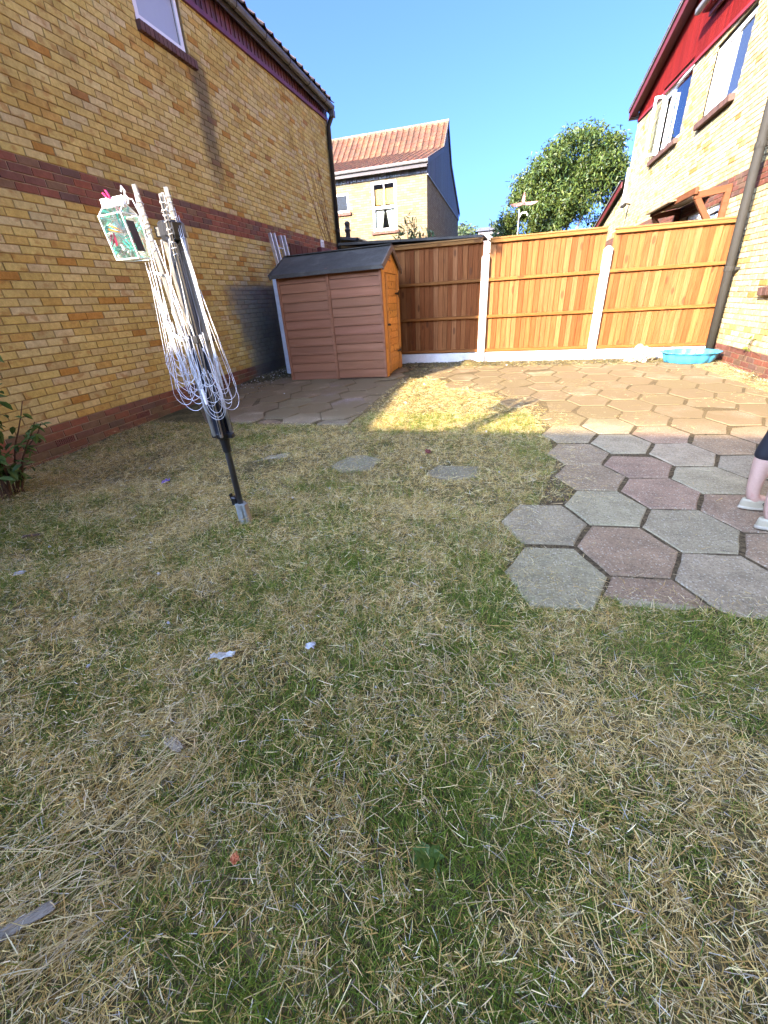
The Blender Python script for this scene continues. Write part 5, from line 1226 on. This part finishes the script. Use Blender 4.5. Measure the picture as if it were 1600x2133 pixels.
m.build('bag_piping', M['white_pl'], pb)
m = MB(); m.bar(BP(hw + .002, -.02, .03), BP(hw + .002, -.02, .16), .05, .002, (1, 0, 0)); m.build('dark_reflection', M['black'], pb)  # black strip stands in for dark reflections on the bag's side
def peg(x, y, z, mat, label, group=None):
    m = MB()
    for s_ in (-1, 1): m.add([(s_ * .003, -.004, 0), (s_ * .010, -.004, .03), (s_ * .012, -.004, .062), (s_ * .006, -.004, .062), (s_ * .003, .004, 0), (s_ * .010, .004, .03), (s_ * .012, .004, .062), (s_ * .006, .004, .062)], [(0, 1, 2, 3), (7, 6, 5, 4), (0, 4, 5, 1), (1, 5, 6, 2), (2, 6, 7, 3), (3, 7, 4, 0)])
    m.tube([(-.008, 0, .03), (0, .005, .034), (.008, 0, .03)], .002, 4)
    o = m.build('clothes_peg', M[mat]); o.location = Vector(pb.location) + Vector(BP(x, y, z)); o.rotation_euler = (random.uniform(-1.2, 1.2), random.uniform(-1.4, 1.4), random.uniform(0, 6))
    return tag(o, label, 'clothes peg', group)
for x, y, z in ((-.03, -.03, .13), (.0, -.035, .085), (-.035, -.02, .06), (.02, -.03, .14), (.035, -.03, .03), (.0, -.02, .02), (.03, .01, .10), (-.02, .02, .15), (.01, .02, .05)): peg(x, y, z, 'teal', 'teal plastic clothes peg lying in the clear peg bag', 'teal pegs in the peg bag')
for x, y, z in ((-.01, -.04, .04), (-.03, .0, .03), (.02, .03, .02), (-.02, .03, .08)): peg(x, y, z, 'white_pl', 'white clothes peg lying in the clear peg bag', 'white pegs in the peg bag')
peg(.025, -.038, .115, 'orange', 'orange clothes peg lying in the clear peg bag'); peg(-.048, -.035, .065, 'pink', 'small pink clothes peg at the side of the clear peg bag')
o = peg(.0, -.01, .255, 'pink', 'red clothes peg gripping the top of the peg bag'); o.rotation_euler = (.1, -.5, .3); o.scale = (1.1, 1.6, .55)

# ------------------------------------------------------------------ PLANTS
def leaf_geo(l, w, fold=.25, seg=3):
    vs = []; fs = []
    for i in range(seg + 1):
        t = i / seg; ww = w * math.sin(PI * min(.04 + t * .96, 1)) ** .8 if i < seg else 0.0006; z = -l * .18 * t * t
        vs += [(-ww / 2, l * t, z + ww * fold), (0, l * t, z), (ww / 2, l * t, z + ww * fold)]
    for i in range(seg):
        a = 3 * i; fs += [(a, a + 1, a + 4, a + 3), (a + 1, a + 2, a + 5, a + 4)]
    return vs, fs
sb = thing('leafy_shrub', 'green broad-leaved shrub with bare stems against the wall at the left edge', 'shrub', (-3.93, 2.12, 0))
lm = []
for k in range(3):
    m = MB(); v, f = leaf_geo(.085 + .02 * k, .042 + .006 * k); m.add(v, f, [(.06, .12, .03), (.09, .17, .04), (.13, .22, .06)][k]); lm.append(m.mesh('leaf', M['leaf'], attr=True))
r2 = random.Random(3); st = MB(); ends = []
for q in range(14):
    a = r2.uniform(-2.0, 2.0); d = r2.uniform(.1, .30); h = r2.uniform(.6, 1.4); p0 = Vector((r2.uniform(-.08, .08), r2.uniform(-.08, .08), -.03)); pts = []
    for i in range(8):
        t = i / 7; pts.append(p0 + Vector((math.cos(a) * d * t ** 1.6 + .30 * t ** 1.3, math.sin(a) * d * .7 * t ** 1.6, h * t)) + Vector((r2.uniform(-.012, .012), r2.uniform(-.012, .012), 0)))
    st.tube(pts, [.010 - .007 * i / 7 for i in range(8)], 5); ends += pts[2:]
st.build('stem', M['stem'], sb)
for q in range(290):
    p = r2.choice(ends); o = link('leaf', r2.choice(lm), sb, None, (p.x + r2.gauss(0, .03), p.y + r2.gauss(0, .03), p.z + r2.gauss(0, .03)), (r2.uniform(-1.0, .3), r2.uniform(-.5, .5), r2.uniform(0, 6.28)))
    o.scale = [r2.uniform(.6, 1.05)] * 3
def leaf_cloud(name, parent, pts, n, size, cols, droop=.5, spread=.2, mat='leaf', ar=.33):
    """n leaf quads scattered round the given twig points"""
    P0 = np.array(pts)[RNG.integers(0, len(pts), n)]; P = P0 + RNG.normal(0, spread, (n, 3)) * np.array([1, 1, .8])
    az = RNG.uniform(0, 2 * PI, n); el = RNG.normal(-droop, .5, n); D = np.stack([np.cos(az) * np.cos(el), np.sin(az) * np.cos(el), np.sin(el)], 1)
    Up = RNG.normal(0, 1, (n, 3)); Up -= D * (Up * D).sum(1)[:, None]; Up /= np.linalg.norm(Up, axis=1)[:, None]
    Ln = size * RNG.uniform(.6, 1.4, n); o = ribbons(name, P, D, Up, Ln, Ln * ar, Ln * RNG.uniform(-.2, .2, n), palette(n, cols, [1] * len(cols), .25), M[mat], 2)
    o.parent = parent
    if 'kind' in o: del o['kind']
    return o
def grow(m, p, d, l, r, depth, tips_, rn, split=3, spread=.5):
    pts = [p]; dd = Vector(d)
    for i in range(5):
        dd = (dd + Vector((rn.uniform(-.16, .16), rn.uniform(-.16, .16), rn.uniform(-.04, .10)))).normalized(); pts.append(pts[-1] + dd * l / 5)
    m.tube(pts, [r * (1 - .5 * i / 5) for i in range(6)], 6 if depth > 1 else 4, cap=False)
    if depth == 0: tips_ += pts[1:]; return
    for k in range(split):
        a = rn.uniform(0, 6.28); nd = (dd + Vector((math.cos(a), math.sin(a), rn.uniform(-.15, .35))) * spread).normalized()
        grow(m, pts[rn.choice((2, 3, 4, 5, 5))], nd, l * rn.uniform(.58, .8), r * .5, depth - 1, tips_, rn, split, spread)
    if depth <= 2: tips_ += pts[2:]
TG = [(.065, .095, .016), (.048, .075, .014), (.088, .112, .02), (.035, .058, .016), (.075, .09, .018)]
tr = thing('tree', 'big pale-stemmed leafy tree rising behind the middle of the fence', 'tree', (2.3, 26, .1))
rn = random.Random(21); m = MB(); tp = []
for dx, dy, dz, l in ((-.25, .1, 1, 1.7), (.12, -.1, 1, 1.8), (.42, .0, 1, 1.6), (-.55, -.15, .9, 1.5), (.02, .25, 1, 1.8)):
    pts = [Vector((dx * .3, dy, -.1)), Vector((dx * .5, dy, 1.4)), Vector((dx * .9, dy, 2.8))]; m.tube(pts, [.16, .12, .10], 7)
    grow(m, pts[-1], Vector((dx * .8, dy * .6, dz)).normalized(), l, .10, 3, tp, rn, 3, .75)
m.build('trunk', M['bark'], tr, smooth=True)
tp = [p for p in tp if p.z < 7.2 and -2.9 < p.x < 2.6]
extra = []
for (cx_, cy_, cz_, rx_, rz_, k) in ((-2.35, 0, 4.1, .55, .6, 13), (-2.0, 0, 5.2, .55, .6, 13), (-1.45, 0, 6.0, .6, .55, 14), (-.75, 0, 6.75, .6, .5, 14), (.05, 0, 7.2, .65, .45, 16), (1.0, 0, 7.05, .55, .4, 13), (1.9, 0, 6.75, .5, .5, 13), (2.2, 0, 5.7, .5, .7, 14), (2.3, 0, 4.6, .5, .7, 12), (.8, 0, 5.9, .9, .7, 20), (-.5, 0, 5.3, .9, .8, 20), (.6, .2, 4.5, 1.2, .8, 18), (-1.0, 0, 3.8, 1.3, .6, 18)):
    for _ in range(k): extra.append(Vector((cx_ + rn.gauss(0, rx_ * .55), cy_ + rn.gauss(0, .9), cz_ + rn.gauss(0, rz_ * .55))))
clump = [p for p in tp if rn.random() < .5] + extra * 2
leaf_cloud('crown', tr, clump, 46000, .15, TG, .6, .19)
# glossy bush rising behind the shaded panel
bu = thing('leafy_bush', 'narrow-leaved upright bush peeping over the shaded fence panel', 'bush', (-1.95, 9.9, .1)); rn = random.Random(8); m = MB(); tp = []
for bx_, h in ((-.42, 2.30), (-.30, 2.38), (-.12, 2.62), (-.05, 2.52), (.03, 2.58), (.22, 2.38), (.33, 2.36), (.40, 2.30), (.15, 2.3)):
    pts = [Vector((bx_ * .5, 0, 0)), Vector((bx_ * .8, .02, 1.2)), Vector((bx_, rn.uniform(-.05, .05), h))]; m.tube(pts, [.014, .010, .005], 5)
    for t in np.linspace(.72, 1, 9): tp.append(pts[1].lerp(pts[2], (t - .5) * 2))
m.build('stem', M['stem'], bu); leaf_cloud('foliage', bu, tp, 420, .10, [(.05, .085, .025), (.075, .11, .035), (.10, .13, .05)], -.7, .035, ar=.26)
for nm, lab, x, y, w, h, n in (('far_tree', 'distant dusty green tree left of the pale far building', -3.3, 36, 1.1, 5.9, 2600), ('far_tree', 'distant blue-green conifer top right of the pale far building', -1.35, 42, .5, 6.6, 900), ('far_tree', 'low green tree behind the fence under the big crown', -.3, 30, .9, 4.6, 2400)):
    t = thing(nm, lab, 'tree', (x, y, .1)); m = MB(); m.tube([(0, 0, -.1), (.05, 0, h * .5), (0, 0, h * .85)], [.16, .10, .04], 6); m.build('trunk', M['bark'], t)
    rn = random.Random(int(n)); pts = []
    for _ in range(120): zz = rn.uniform(.45, 1) * h; pts.append(Vector((rn.gauss(0, w * .5 * (1.5 - zz / h)), rn.gauss(0, w * .5), zz - .2)))
    leaf_cloud('crown', t, pts, n, .26, [(.09, .125, .05), (.07, .105, .045), (.12, .14, .07)], .2, .14)
fb = thing('far_building', 'pale distant building just above the fence between the far trees', 'building', (-1.55, 40, .35))
m = MB(); m.box(-1.0, 1.1, 0, 6, 0, 5.35); m.build('wall', plain('pale_render', (.26, .20, .17), .9), fb); m = MB(); m.add([(-1.15, -.2, 5.35), (1.25, -.2, 5.35), (1.25, 3, 5.95), (-1.15, 3, 5.95), (1.25, 6.2, 5.35), (-1.15, 6.2, 5.35)], [(0, 1, 2, 3), (3, 2, 4, 5), (0, 3, 5), (1, 4, 2)]); m.build('roof', M['tile_grey'], fb)
m = MB(); m.box(.1, .5, -.02, .02, 4.5, 5.1); m.build('window', M['mirror_glass'], fb)
sp = thing('wind_spinner', 'pink and white three-winged wind spinner on a thin pole above the fence', 'wind spinner', (.13, 10.5, .1)); m = MB(); m.tube([(.0, 0, 0), (.005, 0, 2.0), (.0, 0, 2.66)], .012, 6); m.build('pole', M['alu'], sp)
m = MB(); m.tube([(0, 0, 2.52), (.05, 0, 2.60), (.14, 0, 2.60), (.17, 0, 2.55)], .013, 6); m.build('hook', M['white_pl'], sp)
M['spin'] = plain('pink_white_cloth', (.22, .11, .10), .7, var=.12, sc=9)
for a, l in ((1.45, .13), (3.35, .25), (-.16, .29)):
    m = MB(); d = Vector((math.cos(a), 0, math.sin(a))); n_ = Vector((-d.z, 0, d.x)); c = Vector((.06, 0, 2.76)); vs = []; w = [.04, .045, .05, .04, .015]
    for i in range(5): t = i / 4; q = c + d * l * t + Vector((0, .05 * math.sin(t * 3), .05 * t * t)); vs += [q + n_ * w[i] * .6 + Vector((0, .012, 0)), q - n_ * w[i] * .6 - Vector((0, .012, 0)), q + n_ * w[i] * .6 + Vector((0, .02, 0)), q - n_ * w[i] * .6 - Vector((0, .004, 0))]
    fs = []
    for i in range(4): b = 4 * i; fs += [(b, b + 1, b + 5, b + 4), (b + 2, b + 6, b + 7, b + 3), (b, b + 4, b + 6, b + 2), (b + 1, b + 3, b + 7, b + 5)]
    m.add(vs, fs); m.build('wing', M['spin'], sp)
vn = MB(); vn.tube([(XR - .012, 8.0, .36), (XR - .02, 7.6, .345), (XR - .018, 7.3, .37), (XR - .015, 7.0, .33)], .004, 4); vn.tube([(XR - .01, 7.45, .20), (XR - .03, 7.32, .36), (XR - .03, 7.27, .52)], .004, 4)
vt = thing('creeper_sprig', 'little green creeper sprig on the red brick plinth of the right house', 'creeper', (0, 0, 0)); vn.build('stem', M['stem'], vt)
leaf_cloud('foliage', vt, [Vector((XR - .03, 7.30, .42)), Vector((XR - .03, 7.27, .50)), Vector((XR - .03, 7.34, .38))], 16, .06, [(.16, .20, .03), (.09, .13, .02)], 0, .022, ar=.6)

# ------------------------------------------------------------------ POOL AND SACK
def shell(a, z): return 1 + (.055 * abs(math.sin(a * 6.5)) - .03) * (1.0 if z > .01 else .6)
m = MB(); m.lathe([(.0, .012), (.30, .012), (.335, .03), (.365, .12), (.375, .185), (.385, .20), (.43, .203), (.437, .193), (.43, .185), (.40, .182), (.385, .12), (.35, .012), (.32, .0), (0, .0)], 104, (0, 0, 0), shell)
o = tag(m.build('paddling_pool', M['pool'], smooth=True), 'blue plastic shell paddling pool by the right house corner', 'paddling pool'); o.location = (2.94, 8.0, .12); o.scale = (.97, .80, .82)
me = bpy.data.meshes.new('rubble_sack'); import bmesh
bmh = bmesh.new(); bmesh.ops.create_icosphere(bmh, subdivisions=5, radius=1)
for v in bmh.verts:
    p = v.co.copy(); n1 = math.sin(p.x * 5 + p.z * 3) * math.sin(p.y * 4 + 1) ; n2 = math.sin(p.x * 13 + 2 * p.y) * math.sin(p.z * 11 + p.y * 7); n3 = abs(math.sin(p.x * 21 + p.z * 9)) * abs(math.sin(p.y * 17 - p.z * 12))
    k = 1 + .16 * n1 + .09 * n2 - .10 * n3; v.co = Vector((p.x * .235 * k, p.y * .17 * k, max(p.z, -.62) * .15 * k + (.035 if p.x < -.4 else 0) * -1))
bmh.to_mesh(me); bmh.free(); me.materials.append(M['sack']); o = tag(link('rubble_sack', me, loc=(2.28, 8.2, .215), rot=(0, .12, .2)), 'crumpled dusty sack against the gravel board beside the blue pool', 'sack')

# ------------------------------------------------------------------ PERSON at the right edge (only the heels and calves are in frame)
def skin(name, verts, edges, radii, mat, parent=None, sub=2, root=0):
    me = bpy.data.meshes.new(name); me.from_pydata(verts, edges, []); o = link(name, me, parent); me.materials.append(mat)
    md = o.modifiers.new('skin', 'SKIN'); md.use_smooth_shade = True
    for i, r in enumerate(radii): me.skin_vertices[0].data[i].radius = r if isinstance(r, tuple) else (r, r)
    me.skin_vertices[0].data[root].use_root = True
    s = o.modifiers.new('sub', 'SUBSURF'); s.levels = sub; s.render_levels = sub; return o
ps = thing('person', 'person in black leggings and cream slip-on shoes standing on the patio at the right edge', 'person', (1.575, 2.60, .012))
FY = (.145, -.115); V = [(0, .01, .92), (0, .01, 1.06), (0, .01, 1.22), (.0, .01, 1.36), (.01, .01, 1.44), (.02, .01, 1.50), (.03, .01, 1.60), (.03, .01, 1.70)]
E_ = [(0, 1), (1, 2), (2, 3), (3, 4), (4, 5), (5, 6), (6, 7)]; R_ = [(.15, .12), (.135, .105), (.145, .11), (.13, .095), (.06, .055), (.055, .055), (.082, .095), (.06, .07)]
for y in FY:
    b = len(V); s = 1 if y > 0 else -1
    fdx = 0 if y > 0 else -.027; V += [(0, .085 * s, .84), (.005 + fdx, y * .95, .50), (-.027 + fdx, y, .34), (-.024 + fdx, y, .13), (-.008 + fdx, y, .065), (.09 + fdx, y + .01 * s, .045), (.155 + fdx, y + .015 * s, .035)]
    R_ += [.088, .060, .056, .036, .038, (.036, .03), (.032, .02)]; E_ += [(0, b), (b, b + 1), (b + 1, b + 2), (b + 2, b + 3), (b + 3, b + 4), (b + 4, b + 5), (b + 5, b + 6)]
for s in (1, -1):
    b = len(V); V += [(0, .17 * s, 1.40), (-.02, .22 * s, 1.13), (.06, .23 * s, .90), (.09, .23 * s, .83)]; R_ += [.052, .040, .030, (.022, .034)]; E_ += [(3, b), (b, b + 1), (b + 1, b + 2), (b + 2, b + 3)]
    for f, (ox, oy, l, rr_) in enumerate(((.035, -.028, .055, .010), (.03, .0, .085, .0085), (.022, .012, .09, .0085), (.012, .022, .08, .008), (.0, .03, .065, .007))):
        e = len(V); px_, py_, pz_ = .09 + ox * .5, .23 * s + oy * .5, .815; V += [(px_, py_, pz_), (px_ + ox * .4 + .012, py_ + oy * .4, pz_ - l * .55), (px_ + ox * .3, py_ + oy * .45, pz_ - l)]; R_ += [rr_, rr_ * .95, rr_ * .75]; E_ += [(b + 3, e), (e, e + 1), (e + 1, e + 2)]
skin('body', V, E_, R_, M['skin'], ps, 2)
for y in FY:
    s = 1 if y > 0 else -1; fdx = 0 if y > 0 else -.027
    skin('legging', [(0, .075 * s, .93), (0, .088 * s, .80), (.005 + fdx, y * .95, .50), (-.026 + fdx, y, .36), (-.024 + fdx, y, .315)], [(0, 1), (1, 2), (2, 3), (3, 4)], [.115, .100, .070, .064, .058], M['legging'], ps, 2)
    m = MB(); ns = 28; prof = [(0, .0), (.003, .97), (.022, 1.0), (.034, 1.0), (.052, .985), (.068, .955)]; vs = []; fs = []
    def outline(t):
        a = 2 * PI * t; x = math.cos(a); yy = math.sin(a); return (.075 + .122 * x, yy * (.036 + .010 * (x > 0) * x) * (1 - .12 * x * x))
    for z, k in prof[1:]:
        for i in range(ns): ox, oy = outline(i / ns); top = z if ox < .06 else z - max(0, (ox - .06)) * .18 * (z > .03); vs.append((fdx - .018 + (ox - .07) * k + .07, y + oy * k, top))
    for r in range(len(prof) - 2):
        for i in range(ns): fs.append((r * ns + i, r * ns + (i + 1) % ns, (r + 1) * ns + (i + 1) % ns, (r + 1) * ns + i))
    fs.append(tuple(range(ns - 1, -1, -1))); b = (len(prof) - 2) * ns
    m.add(vs, fs); shoe = m.build('shoe', M['shoe'], ps, smooth=True); sm = shoe.modifiers.new('solid', 'SOLIDIFY'); sm.thickness = .004; sm.offset = -1
    m = MB(); vs = []
    for z, k in ((0, .98), (.003, 1.02), (.018, 1.03), (.022, .98)):
        for i in range(ns): ox, oy = outline(i / ns); vs.append((fdx - .018 + (ox - .07) * k + .07, y + oy * k, z + .006 * math.exp(-((ox - .05) / .03) ** 2) * (z < .01)))
    m.add(vs, [(r * ns + i, r * ns + (i + 1) % ns, (r + 1) * ns + (i + 1) % ns, (r + 1) * ns + i) for r in range(3) for i in range(ns)] + [tuple(range(ns - 1, -1, -1)), tuple(range(3 * ns, 4 * ns))]); m.build('sole', M['sole'], shoe, smooth=True)
    m = MB(); m.tube([(fdx + .045 + .012 * math.cos(a), y - .041 - .002, .052 + .010 * math.sin(a)) for a in np.linspace(0, 6.283, 13)], .0022, 5, cap=False); m.build('buckle', M['steel'], shoe)
m = MB(); m.lathe([(.165, 0), (.16, .10), (.145, .26), (.15, .40), (.145, .50), (.10, .56), (.065, .585)], 24, (0, .01, .86), lambda a, z: 1 - .22 * abs(math.cos(a))); m.build('top', M['legging'], ps, smooth=True)
m = MB(); m.lathe([(.0, .20), (.06, .19), (.095, .13), (.105, .05), (.10, -.06), (.09, -.10)], 18, (.015, .01, 1.57), lambda a, z: 1 if abs(a - PI) < 2.3 or z > .1 else .72); m.build('hair', M['hair'], ps, smooth=True)
for s in (1, -1): m = MB(); m.lathe([(0, -.010), (.010, -.004), (.010, .004), (0, .010)], 8, (.112, .01 + .034 * s, 1.625)); m.build('eye', M['white_pl'], ps, smooth=True)
m = MB(); m.tube([(.112, .01, 1.625), (.136, .01, 1.59), (.118, .01, 1.582)], [.008, .013, .010], 6); m.build('nose', M['skin'], ps, smooth=True)
m = MB(); m.tube([(.112, -.014, 1.555), (.12, .01, 1.553), (.112, .034, 1.555)], .006, 5); m.build('mouth', M['pink'], ps, smooth=True)

# ------------------------------------------------------------------ SCRAPS ON THE LAWN
def scrap(name, x, y, sx_, sy_, h, mat, label, cat, seed, group=None, dz=.018, rz=0, color=None):
    rn = random.Random(seed); m = MB(); n = 6; vs = []; fs = []; up = []
    for i in range(n + 1):
        for j in range(n + 1):
            u, v = i / n - .5, j / n - .5; k = 1 - .35 * rn.random() * (abs(u) + abs(v)); vs.append((u * sx_ * k + rn.uniform(-.1, .1) * sx_ / n, v * sy_ * k + rn.uniform(-.1, .1) * sy_ / n, h * (rn.random() * .8 + .5 * (1 - 2 * max(abs(u), abs(v))))))
    for i in range(n):
        for j in range(n): a = i * (n + 1) + j; fs.append((a, a + n + 1, a + n + 2, a + 1))
    m.add(vs, fs); o = m.build(name, M[mat], color=color); o.location = (x, y, float(lawn_h(np.array([x]), np.array([y]))[0]) + dz); o.rotation_euler = (rn.uniform(-.1, .1), rn.uniform(-.1, .1), rz or rn.uniform(0, 6))
    sm = o.modifiers.new('solid', 'SOLIDIFY'); sm.thickness = .0015; return tag(o, label, cat, group)
M['violet'] = plain('violet_foil', (.10, .05, .42), .35, var=.3, sc=40); M['paper'] = plain('white_paper', (.40, .415, .44), .7, var=.12, sc=30)
M['film'] = plain('grey_white_film', (.42, .41, .37), .35, var=.45, sc=60); M['rust'] = plain('orange_dead_leaf', (.50, .17, .07), .8, var=.2, sc=30)
M['grey_leaf'] = plain('grey_dead_leaf', (.19, .165, .12), .85, var=.35, sc=25); M['tan_leaf'] = plain('tan_dead_leaf', (.24, .20, .13), .8, var=.2, sc=25); M['darkred'] = plain('dark_red_scrap', (.16, .03, .03), .7)
scrap('sweet_wrapper', -2.76, 2.61, .085, .05, .028, 'violet', 'crumpled purple wrapper on the lawn in front of the left wall', 'wrapper', 1)
scrap('tissue_scrap', -.69, 1.10, .044, .042, .020, 'paper', 'bluish white crumpled tissue lump near the middle of the lawn', 'litter', 2, dz=.028)
scrap('plastic_scrap', -1.04, .97, .115, .035, .022, 'film', 'torn strip of white and grey plastic film on the lawn', 'litter', 3, dz=.026, rz=.35)
scrap('dead_leaf', -.95, .59, .085, .035, .010, 'tan_leaf', 'flat tan dead leaf lying among the straw on the lawn', 'leaf', 4, dz=.036, rz=-.3)
scrap('dead_leaf', -1.02, .13, .17, .035, .012, 'grey_leaf', 'long grey curled leaf at the bottom left corner of the lawn', 'leaf', 5, dz=.030, rz=.75)
scrap('dead_leaf', -.58, .37, .026, .022, .008, 'rust', 'small orange dead leaf in the foreground straw', 'leaf', 6, dz=.034)
scrap('plastic_scrap', -2.62, 1.27, .06, .045, .012, 'paper', 'pale bluish plastic piece on the grass at the left edge', 'litter', 7, dz=.022)
scrap('red_scrap', -.60, 3.55, .10, .06, .03, 'darkred', 'dark red scrap in the dry grass beyond the stepping slabs', 'litter', 8, dz=.02)
scrap('bark_piece', -3.0, 1.62, .12, .03, .015, 'stem', 'dark piece of bark lying on the grass at the left', 'bark', 9, dz=.02)
scrap('paper_scrap', 1.30, 1.60, .06, .05, .03, 'paper', 'white paper lump on the grass at the right edge by the patio', 'litter', 10, dz=.02)
rn = random.Random(44)
for i, (x, y) in enumerate([(-2.31, 1.31), (-1.47, 2.49), (-.25, 1.66), (-2.03, 2.2), (-2.69, 2.45), (-2.99, 3.26), (-2.1, 1.72), (-1.8, 1.45), (-.37, .98), (-2.75, 1.55), (-1.95, 1.05), (-1.45, 1.12), (-.6, 3.2), (-3.2, 2.9), (-2.3, 4.0), (-.1, 4.25), (-1.22, 5.4), (-1.15, 6.5), (-.3, 7.2), (.7, 7.0), (.1, 8.05), (1.4, 8.1), (-2.6, 5.9), (-2.35, 6.3), (-3.3, 5.9), (-1.6, .82), (-.15, 1.35), (.05, 3.2), (-1.25, 2.7), (-4.1, 6.3)]):
    s = rn.uniform(.007, .016) * (1.5 if y > 4 else 1); m = MB(); k = 7; vs = []
    for r_, z_ in ((1, 0), (.9, .35), (.4, .6)):
        for q in range(k): a = 2 * PI * q / k; vs.append((s * r_ * math.cos(a) * rn.uniform(.7, 1.1), s * .7 * r_ * math.sin(a) * rn.uniform(.7, 1.1), s * z_ * rn.uniform(.8, 1.2)))
    m.add(vs, [(r * k + q, r * k + (q + 1) % k, (r + 1) * k + (q + 1) % k, (r + 1) * k + q) for r in (0, 1) for q in range(k)] + [tuple(2 * k + q for q in range(k))])
    o = m.build('white_scrap', M['paper']); o.location = (x, y, float(lawn_h(np.array([x]), np.array([y]))[0]) + .012); o.rotation_euler = (0, 0, rn.uniform(0, 6)); zone = ('on the slabs in front of the shed' if x < -1.7 and y > 4.4 else 'on the sunlit straw or paving before the fence' if y > 4.4 else 'on the shaded lawn between the left wall and the airer' if x < -1.66 else 'on the shaded lawn between the airer and the patio'); tag(o, 'tiny white scrap lying ' + zone, 'litter', 'white scraps ' + zone)

for x, y, lab, sc_ in ((-.09, .50, 'small round-leaved weed in the near grass below the middle of the picture', 1.0), (-.45, .95, 'tiny dark green weed in the lawn beside the bluish white tissue lump', .6)):
    wd = thing('lawn_weed', lab, 'weed', (x, y, float(lawn_h(np.array([x]), np.array([y]))[0]) + .014)); rn = random.Random(int(x * 100))
    for q in range(9):
        m = MB(); v, f = leaf_geo(.042 * sc_, .030 * sc_, .2); m.add(v, f, jit((.085, .15, .022), .25, rn)); o = m.build('leaf', M['leaf'], wd, attr=True); o.rotation_euler = (rn.uniform(.15, .6), 0, q * .7 + rn.uniform(-.2, .2)); o.location = (rn.uniform(-.006, .006), rn.uniform(-.006, .006), .004 * (q % 3))
# ------------------------------------------------------------------ HOUSE BEHIND THE VIEWER: its roof edge throws the wide shadow over the near lawn
oh = thing('brick_house', 'house behind the viewer, out of the picture', 'house', (0, -6.7, 0))
m = MB(); m.box(-13, 9, -7, 0, -.2, 5.2); m.build('wall', M['far_brick'], oh)
m = MB(); m.add([(-13.2, .28, 5.36), (9.2, .28, 5.36), (9.2, -3.5, 7.2), (-13.2, -3.5, 7.2), (9.2, -7.3, 5.36), (-13.2, -7.3, 5.36), (-13.2, .28, 5.2), (9.2, .28, 5.2), (9.2, -7.3, 5.2), (-13.2, -7.3, 5.2)], [(0, 1, 2, 3), (3, 2, 4, 5), (0, 6, 7, 1), (4, 8, 9, 5), (6, 9, 8, 7), (0, 3, 5, 9, 6), (1, 7, 8, 4, 2)]); m.build('roof', M['tile_grey'], oh)
for x in (-6, -2.5, 2): m = MB(); m.box(x, x + 1.4, .001, .05, 3.2, 4.4); f = m.build('window', M['upvc'], oh); m = MB(); m.box(x + .08, x + 1.32, .051, .055, 3.28, 4.32); m.build('pane', M['mirror_glass'], f)
m = MB(); m.box(-1, .9, .001, .05, 0, 2.1); d_ = m.build('door', M['upvc'], oh); m = MB(); m.box(-.9, .8, .051, .055, .1, 2.0); m.build('pane', M['mirror_glass'], d_)
bpy.context.view_layer.update()
